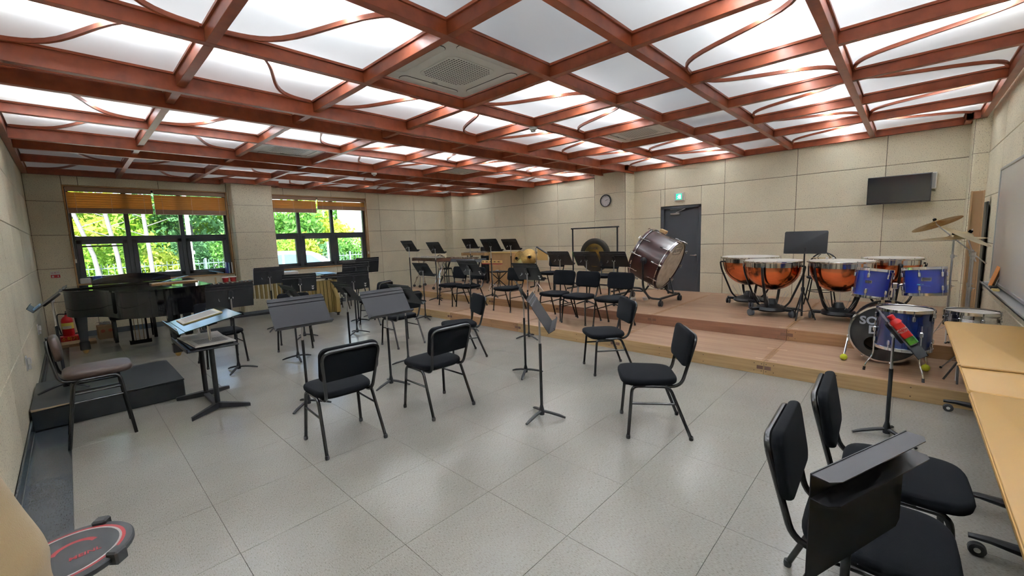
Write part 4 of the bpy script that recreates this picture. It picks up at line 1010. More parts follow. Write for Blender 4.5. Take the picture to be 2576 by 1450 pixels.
# ------------------------------------------------------------- timpani
def caster(t, x, y, r=.05, m='caster_grey'):
    for s in (-1,1): MB().lathe([(0,-.012),(r*.7,-.012),(r,-.008),(r,.008),(r*.7,.012),(0,.012)],18,frame((x+s*.019,y,r),(1,0,0))).build('caster_wheel', MT[m], t)
    MB().b2((x-.012,y-.02,r),(x+.012,y+.02,r*2+.03),b=.004).build('caster_fork', MT['stand_black'], t, 0)
def timpano(x, y, d, zh, rz, label, pedal=True):
    t = thing('timpani', label, 'timpani', (x,y,.2905), rz, 'copper kettle drums on the upper stage'); r = d/2; H = zh-.29
    rb = r*.95; pf = [(rb*math.sin(a), -rb*.98*math.cos(a)) for a in [R(6*k) for k in range(0,16)]]
    z0 = H-.085
    MB().lathe([(max(p,.001),z0+q) for p,q in pf]+[(rb-.004,z0)],48).build('bowl', MT['copper'], t, 60)
    MB().lathe([(rb+.003,z0-.002),(rb+.004,H-.018)],48).build('collar', MT['chrome'], t)
    MB().lathe([(r+.010,H-.022),(r+.016,H-.014),(r+.016,H-.004),(r+.004,H+.002),(r-.012,H+.0),(r-.012,H-.02)],48).build('hoop', MT['chrome'], t)
    MB().lathe([(r-.008,H-.008),(r-.012,H+.006),(r*.6,H+.008),(0,H+.008)],48).build('head', MT['drum_head'], t)
    for k in range(8):
        a = 2*PI*k/8+.2; c, s = math.cos(a), math.sin(a)
        m = MB(); m.cyl((c*(r+.012),s*(r+.012),H-.09),(c*(r+.012),s*(r+.012),H+.012),.005,n=6); m.build('tension_rod', MT['chrome'], t)
    for k in range(4):
        a = 2*PI*k/4+.55; c, s = math.cos(a), math.sin(a); q = r+.022
        MB().tube(fillet([(c*(r-.01),s*(r-.01),H-.075),(c*(q+.01),s*(q+.01),H-.075),(c*(q-.01),s*(q-.01),H-.20),(c*r*.62,s*r*.62,.20),(c*r*.42,s*r*.42,.12)],.06,4),.019,8,flat=.7).build('strut', MT['stand_black'], t)
    MB().lathe([(0,.07),(r*.50,.07),(r*.55,.09),(r*.50,.13),(r*.2,.17),(.05,.24),(0,.24)],20).build('base', MT['stand_black'], t)
    for k in range(3):
        a = 2*PI*k/3-PI/2+.35; c, s = math.cos(a), math.sin(a); rr = r*.80
        MB().b2((-.035,0,.08),(.035,rr,.12),Matrix.Rotation(a-PI/2,4,'Z'),b=.008).build('base_arm', MT['stand_black'], t, 0); caster(t, c*rr, s*rr, .048)
    MB().b2((-.06,-r*.95,.12),(.06,-r*.45,.145),Matrix.Rotation(R(70),4,'Z') @ Matrix.Rotation(R(8),4,'X'),b=.006).build('pedal', MT['stand_black'], t, 0)
    for k in range(5):
        a = 2*PI*k/5; MB().cyl((math.cos(a)*r*.35,math.sin(a)*r*.35,.16),(math.cos(a)*r*.62,math.sin(a)*r*.62,H*.42),.003,n=5).build('pull_rod', MT['steel'], t)
    return t
timpano(9.20,-1.25,.85,1.113,.0,'large copper timpani nearest the door, partly behind its neighbour')
timpano(9.69,-2.0,.745,1.100,.9,'copper timpani with clear kettle front, left of the folding tripod stand')
timpano(10.47,-1.93,.735,1.100,.35,'copper timpani right of the folding tripod stand, mallets lying on its head')
timpano(10.97,-1.12,.66,1.096,1.3,'copper timpani farthest back, partly hidden behind the blue rack toms')
for i, (mx_, my_, rr) in enumerate(((10.30,-1.78,.35),(10.37,-1.79,.3))):
    t = thing('timpani_mallet','white felt timpani mallet lying on the drum head right of the tripod stand','mallet',(mx_,my_,1.1265),rr+1.9,'pair of timpani mallets')
    MB().ball((0,0,.0),.0175,12).build('felt_head', MT['paper'], t); MB().cyl((.01,0,-.004),(.33,0,-.012),.005,n=8).build('shaft', MT['maple'], t)
book('paper_sheet','white paper sheet lying on the farthest timpani head','paper',(10.93,-1.15,1.1055),(.30,.21,.001),MT['paper'],.3)
# ------------------------------------------------------------- concert bass drum
t = thing('bass_drum','big mahogany concert bass drum tilted on a black wheeled stand before the door','bass drum',(7.59,-1.74,.2905),0)
ax = Vector((.905,.03,-.42)).normalized(); cen = Vector((.205,.0,.795)); M = frame(cen, ax, (0,0,1)); r = .455
MB().lathe([(r-.012,-.245),(r,-.245),(r,.245),(r-.012,.245)],56,M).build('shell', MT['mahogany'], t)
for e in (-1,1):
    MB().lathe([(r+.003,e*.235),(r+.014,e*.235),(r+.014,e*.290),(r-.006,e*.292),(r-.006,e*.285)] if e > 0 else [(r-.006,-.285),(r-.006,-.292),(r+.014,-.290),(r+.014,-.235),(r+.003,-.235)],56,M).build('hoop', MT['mahogany'], t)
    MB().lathe([(r+.0145,e*.238),(r+.0165,e*.238),(r+.0165,e*.252),(r+.0145,e*.252)] if e > 0 else [(r+.0145,-.252),(r+.0165,-.252),(r+.0165,-.238),(r+.0145,-.238)],56,M).build('hoop_band', MT['chrome'], t)
    MB().lathe([(0,e*.276),(r-.007,e*.276)] if e < 0 else [(r-.007,.276),(0,.276)],56,M).build('head', MT['drum_head_calf'], t)
    for k in range(10):
        a = 2*PI*k/10+.25; Mk = M @ Matrix.Rotation(a,4,'Z')
        m = MB(); m.tube([(r+.018,0,e*.10),(r+.024,0,e*.15)],.013,8,M=Mk); m.tube([(r+.022,0,e*.12),(r+.024,0,e*.30)],.005,6,M=Mk); m.box((r+.022,0,e*.268),(.02,.03,.05),Mk,b=.005); m.tube([(r+.024,-.03,e*.315),(r+.024,.03,e*.315)],.007,6,M=Mk)
        m.build('tension_claw', MT['chrome'], t)
for s in (-1,1):
    MB().lathe([(0,0),(.062,0),(.062,.02),(.03,.035),(0,.035)],20,frame((cen.x-.02,s*r,cen.z),(0,s,0))).build('swivel_disc', MT['stand_black'], t)
    MB().tube(fillet([(cen.x-.02,s*(r+.045),cen.z),(cen.x-.02,s*(r+.045),.32),(cen.x+.06,s*.40,.12)],.1,4),.018,8).build('stand_arm', MT['stand_black'], t)
    MB().tube(fillet([(-.47,s*.41,.13),(-.22,s*.41,.13),(-.10,s*.41,.30),(.12,s*.41,.30),(.28,s*.41,.13),(.47,s*.41,.13)],.06,3),.018,8).build('side_frame', MT['stand_black'], t)
    for x_ in (-.47,.47): caster(t, x_, s*.41, .05, 'rubber')
for x_ in (-.45,.45): MB().tube([(x_,-.41,.13),(x_,.41,.13)],.020,8).build('cross_bar', MT['stand_black'], t)
MB().tube([(.45,.2,.13),(.33,.30,.42)],.014,8).build('head_rest', MT['stand_black'], t)
MB().cyl((cen.x-.02,-r-.03,cen.z-.02),(cen.x-.02,-r-.03,cen.z+.05),.008,n=8).build('wing_bolt', MT['chrome'], t)
F = M @ T(0,0,.2775)
upd = Vector((0,0,1)); xd = Vector((ax.y,-ax.x,0))*-1
Fl = frame(cen+ax*.278, ax, (0,1,0)) if False else None
xl = Vector((0,1,0)); xl = (xl-ax*xl.dot(ax)).normalized()
Fl = frame(cen+ax*.2775, ax, xl)
o = link('lettering', text_mesh('ADAMS', .095, MT['drum_black']), t); o.matrix_local = Fl @ T(.02,.2905,.0)
bd = rect(.36,.135,.04,5); 
MB().tube([(x_,y_,0) for x_,y_ in bd],.004,6,True,M=Fl @ T(.02,.2905,.0)).build('logo_frame', MT['drum_black'], t)
bk = MB().box((0,0,.03),(.12,.08,.06),b=.004).build('wood_block', MT['maple']); bk.location = (7.86,-1.62,1.553); bk.rotation_euler = (0,R(25),0); tag(bk,'small tan wood block lying on top of the bass drum shell','block')
for x_, y_ in ((7.35,-1.78),(7.52,-1.60)):
    m = MB().lathe([(0,0),(.045,0),(.06,.05),(.055,.055),(.04,.01),(0,.008)],18).build('white_cup', MT['plastic_white']); m.location = (x_,y_,.2905); tag(m,'small white bowl standing on the stage under the bass drum','bowl','white bowls under the bass drum')

# ------------------------------------------------------------- drum kit
def drum(t, M, r, h, m, lugs, hoopm='chrome', head_t='drum_head', head_b='drum_head', lug_len=.05):
    MB().lathe([(r-.006,-h/2),(r,-h/2),(r,h/2),(r-.006,h/2)],40,M).build('shell', MT[m], t)
    for e in (-1,1):
        pr = [(r+.002,e*(h/2-.016)),(r+.011,e*(h/2-.012)),(r+.009,e*(h/2+.014)),(r+.002,e*(h/2+.016)),(r-.006,e*(h/2+.012))]
        MB().lathe(pr if e > 0 else pr[::-1],40,M).build('hoop', MT[hoopm], t)
        hd = [(r-.004,e*(h/2+.003)),(0,e*(h/2+.004))]
        MB().lathe(hd if e > 0 else hd[::-1],40,M).build('head', MT[head_t if e > 0 else head_b], t)
        for k in range(lugs):
            Mk = M @ Matrix.Rotation(2*PI*k/lugs+.3,4,'Z')
            q = MB(); q.box((r+.011,0,e*(h/2-.06)),(.02,.022,lug_len),Mk,b=.007); q.tube([(r+.013,0,e*(h/2-.06)),(r+.013,0,e*(h/2+.012))],.0035,6,M=Mk); q.build('lug', MT['chrome'], t)
k = thing('kick_drum','blue kick drum with black logo head carrying two rack toms, tennis balls on its spurs','drum',(11.0,-3.24,.1455),0)
Mk = frame((0,0,.308),(0,-1,0),(0,0,1))
MB().lathe([(.274,-.21),(.28,-.21),(.28,.20),(.274,.20)],48,Mk).build('shell', MT['drum_dark_blue'], k)
MB().lathe([(.276,.19),(.295,.19),(.297,.225),(.28,.228),(.276,.215)],48,Mk).build('hoop', MT['chrome'], k); MB().lathe([(.276,-.215),(.28,-.228),(.297,-.225),(.295,-.19),(.276,-.19)],48,Mk).build('hoop', MT['drum_black'], k)
# front head with a sound port
hv = MB(); n = 48; hc, hr = (-.09,-.115), .072
for i in range(n): a = 2*PI*i/n; hv.v.append((.279*math.cos(a),.279*math.sin(a),.205))
for i in range(n): a = 2*PI*i/n; hv.v.append((hc[0]+hr*math.cos(a),hc[1]+hr*math.sin(a),.205))
hv.f = [(i,(i+1)%n,n+(i+1)%n,n+i) for i in range(n)]
Mf = frame((0,0,.308),(0,-1,0),(1,0,0)); m2 = MB(); m2.add(hv.v, hv.f, Mf); m2.build('front_head', MT['drum_black'], k, 0)
MB().lathe([(.279,-.20),(0,-.20)][::-1],48,Mk).build('rear_head', MT['drum_head'], k)
for i, (tx, sz, xx, zz) in enumerate((('SOUND',.115,-.015,.40),('DRUM',.115,.02,.305))):
    o = link('lettering', text_mesh(tx, sz, MT['logo_grey'], bold=.004), k); o.matrix_local = frame((xx+.01,-.206,zz+.03),(0,-1,0),(1,0,0))
for i in range(8):
    a = 2*PI*i/8+.2; Mq = Mk @ Matrix.Rotation(a,4,'Z'); q = MB(); q.box((.288,0,.1),(.018,.022,.06),Mq,b=.006); q.tube([(.300,0,.1),(.302,0,.235)],.004,6,M=Mq); q.box((.300,0,.232),(.016,.03,.012),Mq,b=.003); q.build('claw', MT['chrome'], k)
for s, bx_ in ((-1,-.313),(1,.31)):
    MB().tube([(s*.27,-.12,.33),(s*.285,-.14,.32),(bx_,-.285,.05)],.010,8).build('spur', MT['chrome'], k)
    MB().ball((bx_,-.292,.033),.033,16).build('tennis_ball', MT['tennis_felt'], k)
MB().b2((-.08,-.04,.575),(.08,.06,.60),b=.006).build('tom_mount', MT['chrome'], k, 0)
for s in (-1,1):
    MB().cyl((s*.04,.0,.59),(s*.045,.0,.78),.0125,n=10).build('tom_post', MT['chrome'], k)
    MB().tube([(s*.045,0,.78),(s*.10,0,.80)],.012,8).build('tom_arm', MT['chrome'], k); MB().b2((s*.045-.025,-.025,.755),(s*.045+.025,.025,.815),b=.008).build('tom_clamp', MT['chrome'], k, 0)
    MB().cyl((s*.04,0,.595),(s*.04,0,.63),.015,n=10).build('memory_sleeve', MT['brass_pale'], k)
ta = thing('rack_tom','smaller dark blue rack tom mounted on the kick drum, badge on its side','drum',(10.865,-3.22,.945),0)
drum(ta, Matrix.Rotation(R(5),4,'Y') @ Matrix.Rotation(R(-5),4,'X'), .150,.285,'drum_blue',6)
tb = thing('rack_tom','larger blue rack tom with turquoise sticker mounted on the kick drum','drum',(11.258,-3.22,.985),0)
drum(tb, Matrix.Rotation(R(-4),4,'Y') @ Matrix.Rotation(R(-5),4,'X'), .158,.255,'drum_blue',6)
def on_shell(t, r, a, z, w_, h_, m, name, thick=.0015):
    n = 8; v = []; f = []
    for i in range(n+1):
        q = a+(i/n-.5)*w_/r
        for zz in (-h_/2,h_/2): v.append(((r+thick)*math.cos(q),(r+thick)*math.sin(q),z+zz))
    f = [(2*i,2*i+2,2*i+3,2*i+1) for i in range(n)]
    return MB().add(v,f).build(name, MT[m], t, 60)
on_shell(ta,.150,R(-100),.03,.055,.026,'chrome','badge',.0012); on_shell(ta,.150,R(-100),.03,.048,.020,'badge','badge',.002)
on_shell(tb,.158,R(-86),.035,.070,.034,'chrome','badge',.0012); on_shell(tb,.158,R(-86),.035,.062,.027,'badge','badge',.002); on_shell(tb,.158,R(-88),-.035,.115,.040,'sticker_teal','sticker',.0016)
o = link('lettering', text_mesh('MEMORIAL', .016, MT['blue_card']), tb); o.matrix_local = frame((.0055,-.1605,-.030),(0,-1,0),(1,0,0))
ft = thing('floor_tom','dark blue floor tom on three bent chrome legs in front of the kick drum','drum',(11.135,-3.725,.1455),0)
drum(ft, T(0,0,.44), .20,.36,'drum_dark_blue',8)
for a, b_ in ((-.279,-.086),(.140,-.212),(.165,.185)):
    l = math.hypot(a,b_); ux, uy = a/l, b_/l
    MB().tube(fillet([(ux*.213,uy*.213,.50),(ux*.213,uy*.213,.16),(ux*.265,uy*.265,.07),(ux*.278,uy*.278,.012)],.05,4),.006,8).build('leg', MT['chrome'], ft); MB().cyl((ux*.278,uy*.278,0),(ux*.274,uy*.274,.035),.011,n=8).build('rubber_foot', MT['rubber'], ft)
    MB().box((ux*.213,uy*.213,.42),(.03,.03,.05),b=.008).build('leg_bracket', MT['chrome'], ft, 0)
sn = thing('snare_drum','chrome snare drum on a low stand at the far end of the table','drum',(11.585,-3.44,.1455),0)
drum(sn, T(0,0,.535), .178,.115,'chrome',8,lug_len=.035)
for z in (.52,.53,.54): MB().tube([(.1795*math.cos(2*PI*i/32),.1795*math.sin(2*PI*i/32),z) for i in range(32)],.0022,5,True).build('shell_bead', MT['chrome'], sn)
tripod(sn, .40, .011, .19, 'steel', .22)
for kk in range(3):
    a = 2*PI*kk/3+.5; MB().tube([(0,0,.38),(math.cos(a)*.16,math.sin(a)*.16,.435),(math.cos(a)*.195,math.sin(a)*.195,.47)],.006,6).build('basket_arm', MT['steel'], sn)
def cymbal_stand(x, y, z, zc, label, d, tilt_ax, tilt, cm, arm=None, zb=.2905, t2=0):
    t = thing('cymbal_stand', label, 'cymbal', (x,y,zb), 0, 'cymbal stands behind the kit')
    H = zc-zb; tripod(t, .60, .0115, .13, 'steel', .24)
    top = Vector((0,0,H)) if arm is None else Vector((arm[0],arm[1],H))
    if arm is None: MB().cyl((0,0,.58),(0,0,H+.03),.0085,n=10).build('upper_post', MT['steel'], t)
    else:
        MB().cyl((0,0,.58),(0,0,.95),.0085,n=10).build('upper_post', MT['steel'], t); MB().tube([(-arm[0]*.4,-arm[1]*.4,.95-(H-.95)*.4),(arm[0],arm[1],H-.01)],.0065,8).build('boom_arm', MT['steel'], t)
        MB().b2((-.02,-.02,.925),(.02,.02,.975),b=.008).build('tilter', MT['steel'], t, 0)
    for zz in (.60,.92): MB().cyl((0,0,zz-.02),(0,0,zz+.015),.016,n=10).build('collar', MT['steel'], t); MB().tube([(0,.012,zz),(.035,.03,zz)],.005,6).build('wing_nut', MT['steel'], t)
    M = Matrix.Translation(top) @ Matrix.Rotation(R(t2),4,'X') @ Matrix.Rotation(R(tilt),4,tilt_ax)
    r = d/2
    MB().lathe([(0,.030),(.02,.029),(.040,.020),(.052,.010),(r*.6,.000),(r,-.014),(r,-.0155),(r*.6,-.002),(.05,.008),(.03,.02),(0,.026)],44,M).build('cymbal', MT[cm], t)
    MB().lathe([(.015,.028),(.017,.05),(.012,.055),(0,.055)],12,M).build('felt', MT['black_fabric'], t); MB().cyl((0,0,-.01),(0,0,.07),.004,n=6,M=M).build('rod', MT['steel'], t)
cymbal_stand(11.465,-2.70,.2905,1.405,'wide level ride cymbal on a straight chrome stand behind the toms',.52,'Y',-1,'brass_pale')
cymbal_stand(11.62,-2.40,.2905,1.56,'dark crash cymbal tilted up on a boom, highest of the cymbals',.43,'Y',-21,'brass',(-.285,.02),t2=-11)
cymbal_stand(11.60,-2.86,.2905,1.43,'pale crash cymbal tilted steeply down beside the leaning plank',.41,'Y',30,'brass_pale',(-.055,-.02),t2=7)
pt = thing('pedal_stand','folded black pedal stand leaning on the stage beside the floor tom','stand',(11.50,-3.80,.1455),0)
MB().cyl((0,0,.02),(0,.01,.42),.010,n=10).build('post', MT['steel'], pt); MB().ball((0,.01,.43),.022,10).build('wing_nut', MT['steel'], pt)
for s in (-1,1): MB().tube([(0,0,.20),(s*.08,.02,.012)],.008,8).build('leg', MT['rubber'], pt)
MB().tube([(0,0,.20),(.0,-.09,.012)],.008,8).build('leg', MT['rubber'], pt)
# ------------------------------------------------------------- juice bottle on the leaning stand
bt = thing('juice_bottle','red watermelon juice bottle with green base lying on the leaning stand desk','bottle',(11.083,-5.067,0),ang(1,.12))
D = T(0,0,.79) @ Matrix.Rotation(-R(36),4,'Y') @ T(.012,0,0)
Mb = D @ T(.036,-.04,-.105)
MB().prism(rect(.060,.060,.012,4),0,.052,Mb).build('green_base', MT['bottle_green'], bt, 60)
MB().prism(rect(.060,.060,.012,4),.052,.165,Mb).build('body', MT['bottle_red'], bt, 60)
MB().lathe([(.036,.165),(.030,.185),(.018,.196),(.018,.20),(0,.20)],16,Mb).build('shoulder', MT['bottle_red'], bt)
MB().lathe([(.0205,.198),(.0205,.226),(.018,.229),(0,.229)],16,Mb).build('cap', MT['red_paint'], bt)
for i, tx in enumerate(('WATER','MELON')):
    o = link('lettering', text_mesh(tx, .0185, MT['plastic_white']), bt); o.matrix_local = Mb @ frame((.0303,0,.118-i*.019),(1,0,0),(0,1,0))
    o = link('lettering', text_mesh(tx, .0185, MT['plastic_white']), bt); o.matrix_local = Mb @ frame((0,-.0303,.118-i*.019),(0,-1,0),(1,0,0))
ts = MB(); random.seed(5)
for i in range(4): ts.box((random.uniform(-.03,.03),random.uniform(-.06,.06),.012+.008*i),(.07,.09,.004),Matrix.Rotation(random.uniform(-.5,.5),4,'X'))
ts = MB().box((0,0,.014),(.05,.10,.028),b=.008).build('tissue', MT['paper'], None, 0); ts.matrix_world = T(11.083,-5.067,0,ang(1,.12)) @ D @ T(.030,.13,-.152); tag(ts,'crumpled white tissue on the ledge of the leaning stand','tissue')

# ------------------------------------------------------------- tables along the right wall
def table(y0, y1, label):
    t = thing('folding_table', label, 'table', (11.61,(y0+y1)/2,0), 0, 'yellow folding tables along the whiteboard'); L = (y1-y0)/2
    MB().slab(rect(.445,2*L,.03,4),.028,T(0,0,.695),.008).build('table_top', MT['table_top'], t, 60)
    MB().slab(rect(.452,2*L+.006,.032,4),.016,T(0,0,.700),.004).build('edge_band', MT['table_edge'], t, 60)
    for e in (-1,1):
        yy = e*(L-.22)
        MB().b2((-.02,yy-.035,.09),(.04,yy+.035,.66),b=.006).build('column', MT['stand_black'], t, 0)
        f = MB(); f.tube([(-.20,yy,.080),(-.13,yy,.085),(.0,yy,.075),(.14,yy,.085),(.19,yy,.080)],[.016,.022,.034,.022,.016],8,flat=.7); ft_ = f.build('foot', MT['stand_black'], t)
        MB().b2((-.18,yy-.03,.66),(.18,yy+.03,.694),b=.004).build('top_bracket', MT['stand_black'], t, 0)
        for s in (-.17,.165):
            c = MB().lathe([(0,-.014),(.028,-.014),(.032,-.010),(.032,.010),(.028,.014),(0,.014)],16,frame((s,yy-.016,.032),(0,1,0))).build('caster', MT['rubber'], t)
            MB().lathe([(0,0),(.012,0),(.012,.002),(0,.002)],12,frame((s,yy-.031,.032),(0,-1,0))).build('caster_hub', MT['plastic_white'], c)
    MB().b2((-.005,-L+.22,.45),(.02,L-.22,.60),b=.004).build('modesty_panel', MT['stand_black'], t, 0)
table(-6.062,-3.965,'yellow wooden table beside the drum kit, drumsticks lying on it')
table(-8.16,-6.068,'yellow wooden table behind the pair of chairs at the table edge')
for i, (x_, y_, a, l) in enumerate(((11.56,-5.55,.12,1),(11.575,-5.57,.10,1))):
    d = thing('drumstick','pale wooden drumstick lying across the yellow table','drumstick',(x_,y_,.7235+.008),a,'drumsticks on the table')
    MB().tube([(-.19,0,0),(-.18,0,0),(.12,0,0),(.17,0,0)],[.006,.0075,.0075,.0045],10).build('shaft', MT['maple'], d); MB().ball((.18,0,0),.006,8,sc=(1.6,1,1)).build('tip', MT['maple'], d)
# ------------------------------------------------------------- whiteboard and its tray
wb = thing('whiteboard','large whiteboard with aluminium frame on the right wall above the tables','whiteboard',(LX-.001,-4.30,0),0)
ya, yb = -2.70, 2.45
MB().b2((-.016,ya,.90),(0,yb,2.125)).build('board', MT['whiteboard'], wb, 0)
for lo, hi in (((-.024,ya-.02,.88),(0,ya+.012,2.145)),((-.024,yb-.012,.88),(0,yb+.02,2.145)),((-.024,ya,2.115),(0,yb,2.145)),((-.024,ya,.88),(0,yb,.912))): MB().b2(lo,hi,b=.004).build('frame', MT['alu'], wb, 0)
MB().b2((-.095,ya,.845),(-.0,yb+.06,.862),b=.003).build('tray', MT['alu'], wb, 0); MB().b2((-.095,ya,.845),(-.088,yb+.06,.875),b=.002).build('tray_lip', MT['alu'], wb, 0)
of = thing('orange_folder','orange-edged folder full of papers leaning on the whiteboard tray','folder',(11.80,-2.33,.863),0)
Mo = Matrix.Rotation(R(14),4,'Y')
MB().box((-.020,0,.125),(.006,.21,.25),Mo,b=.001).build('cover', MT['orange_card'], of, 0); MB().box((-.008,0,.12),(.016,.20,.235),Mo,b=.002).build('papers', MT['rosewood'], of, 0); MB().box((.004,0,.115),(.005,.20,.22),Mo,b=.001).build('cover', MT['paper'], of, 0)
book('white_eraser','white block eraser lying on the far end of the whiteboard tray','eraser',(11.795,-2.02,.8625),(.05,.10,.025),MT['plastic_white'])
book('black_eraser','black whiteboard eraser lying beside the orange folder','eraser',(11.785,-2.55,.8625),(.05,.13,.03),MT['stand_black'])
book('chalk_pack','pack of pale sticks lying near the black eraser on the tray','pack',(11.785,-2.72,.8625),(.05,.10,.02),MT['paper_cream'])
# plank and black board in the corner
pl = thing('leaning_plank','tall tan wooden channel plank leaning in the corner behind the cymbals','plank',(11.735,-1.05,.291),0)
Ml = Matrix.Rotation(R(-2.5),4,'X')
MB().b2((-.055,-.03,0),(.045,.03,1.66),Ml,b=.003).build('web', MT['carton'], pl, 0); MB().b2((-.065,-.075,0),(-.052,.03,1.66),Ml,b=.002).build('flange', MT['carton'], pl, 0); MB().b2((.042,-.075,0),(.055,.03,1.66),Ml,b=.002).build('flange', MT['carton'], pl, 0)
bb = MB().b2((-.014,-.45,0),(.0,.0,1.52),b=.003).build('black_board', MT['tv_bezel'], None, 0); bb.location = (11.828,-.62,.291); bb.rotation_euler = (0,0,0); tag(bb,'flat black board standing on edge behind the leaning plank','board')
# ------------------------------------------------------------- wall things
tv = thing('television','flat black television mounted high on the door wall','television',(10.955,-.14,2.10),R(-2))
MB().slab(rect(.735,.425,.006,3),.035,frame((0,.02,0),(0,-1,0),(1,0,0)),.003).build('housing', MT['tv_bezel'], tv, 60)
MB().box((0,-.0157,.004),(.715,.002,.395)).build('screen', MT['tv_black'], tv, 0); MB().b2((-.10,.02,-.10),(.10,.128,.10),b=.005).build('wall_bracket', MT['stand_black'], tv, 0)
sp = thing('wall_speaker','small white grilled speaker on the wall behind the television edge','speaker',(11.30,-.002,2.20),0)
MB().b2((-.09,-.075,-.12),(.075,0,.12),b=.008).build('cabinet', MT['plastic_white'], sp, 0); MB().b2((-.075,-.079,-.105),(.06,-.074,.105),b=.002).build('grille', MT['grille'], sp, 0)
ck = thing('wall_clock','round black-rimmed wall clock with white face on the pilaster','clock',(5.98,-.4205,2.335),0)
Mc = frame((0,0,0),(0,-1,0),(1,0,0))
MB().lathe([(0,0),(.135,0),(.142,.01),(.142,.03),(.130,.038),(.120,.034),(.118,.02)],40,Mc).build('rim', MT['tv_bezel'], ck); MB().lathe([(.121,.021),(0,.021)],40,Mc).build('face', MT['clock_face'], ck)
for i in range(12):
    a = R(90-30*(i+1)); o = link('numeral', text_mesh(str(i+1), .032, MT['drum_black']), ck); o.matrix_local = Mc @ T(.096*math.cos(a),.096*math.sin(a),.0215)
for nm, deg, ln, wd_ in (('hour_hand',66,.055,.008),('minute_hand',72,.085,.006)):
    a = R(90-deg); MB().prism([(-.012,-wd_/2),(ln,-wd_/3),(ln,wd_/3),(-.012,wd_/2)],.024,.0255,Mc @ Matrix.Rotation(a,4,'Z')).build(nm, MT['drum_black'], ck, 0)
ex = thing('exit_sign','small white box sign with glowing green running figure above the door','sign',(7.515,-.002,2.305),0)
MB().b2((-.105,-.05,-.085),(.105,0,.085),b=.006).build('housing', MT['plastic_white'], ex, 0); MB().b2((-.06,-.052,-.06),(.06,-.049,.06)).build('green_panel', MT['exit_green'], ex, 0)
Me = frame((0,-.0525,0),(0,-1,0),(1,0,0)); fg = MB()
MB().prism([(.012,-.045),(.042,-.045),(.042,.040),(.012,.040)],0,.0006,Me).build('doorway_mark', MT['exit_white'], ex, 0)
MB().tube([(-.03,-.045,0),(-.012,-.02,0),(-.008,.008,0),(.006,-.012,0),(.002,-.042,0)],.006,6,M=Me).build('figure_legs', MT['exit_white'], ex); MB().tube([(-.034,.0,0),(-.02,.014,0),(.008,.014,0),(.018,.0,0)],.005,6,M=Me).build('figure_arms', MT['exit_white'], ex); MB().ball((.0,.034,0),.010,10,M=Me).build('figure_head', MT['exit_white'], ex)
# ceiling air conditioners and smoke detectors
def ac(i, j, label):
    x0, x1 = XR[i]; y0, y1 = YC[j]; cx, cy = (x0+x1)/2, (y0+y1)/2; w_ = min(x1-x0,y1-y0)-.10
    t = thing('ceiling_cassette', label, 'air conditioner', (cx,cy,ZP-.002), 0, 'ceiling air conditioners')
    MB().slab(rect(w_,w_,.05,5),.026,T(0,0,-.028),.006).build('panel', MT['ac_white'], t, 60)
    for k in range(4):
        Mq = Matrix.Rotation(PI/2*k,4,'Z'); oo = rect(.11,w_*.66,.05,5)
        MB().tube([(x_,y_,0) for x_,y_ in oo],.0035,5,True,M=Mq @ T(w_/2-.075,0,-.029)).build('louvre_gap', MT['ac_slot'], t); MB().slab(oo,.006,Mq @ T(w_/2-.075,0,-.033),.002).build('louvre', MT['ac_white'], t, 60)
    MB().slab(rect(.50,.50,.07,5),.006,T(0,0,-.033),.003).build('grille', MT['ac_white'], t, 60)
    h = MB(); q = MB().lathe([(0,0),(.0095,0)],6)
    for a in range(17):
        for b_ in range(17):
            x_, y_ = -.224+a*.028, -.224+b_*.028
            if abs(x_)+abs(y_) < .40: h.add([(x_+.0095*math.cos(u),y_+.0095*math.sin(u),-.0336) for u in (5,4,3,2,1,0)],[(0,1,2,3,4,5)])
    o = h.build('grille_holes', MT['ac_hole'], t, 0); o['kind'] = 'stuff'
    MB().b2((-.33,-.03,-.031),(-.325,.03,-.0285)).build('maker_mark', MT['ac_slot'], t, 0)
ac(7,2,'square ceiling air conditioner right above the open floor, nearest the back-turned chairs'); ac(7,5,'square ceiling air conditioner above the stage side between door and bass drum')
ac(3,2,'square ceiling air conditioner above the marimba and piano side'); ac(3,5,'square ceiling air conditioner above the keyboard percussion corner')
for x_, y_, zz, lb in ((7.55,-4.83,ZB,'white smoke detector under the ceiling beam over the middle of the room'),(3.50,-4.83,ZD,'white smoke detector under the ceiling beam towards the car park window')):
    t = thing('smoke_detector', lb, 'smoke detector', (x_,y_,zz), 0, 'ceiling smoke detectors')
    MB().lathe([(0,-.055),(.025,-.055),(.03,-.035),(.045,-.030),(.052,-.02),(.052,0),(0,0)],20).build('housing', MT['plastic_white'], t); MB().lathe([(.0305,-.050),(.0305,-.038)],14).build('vent', MT['ac_hole'], t)
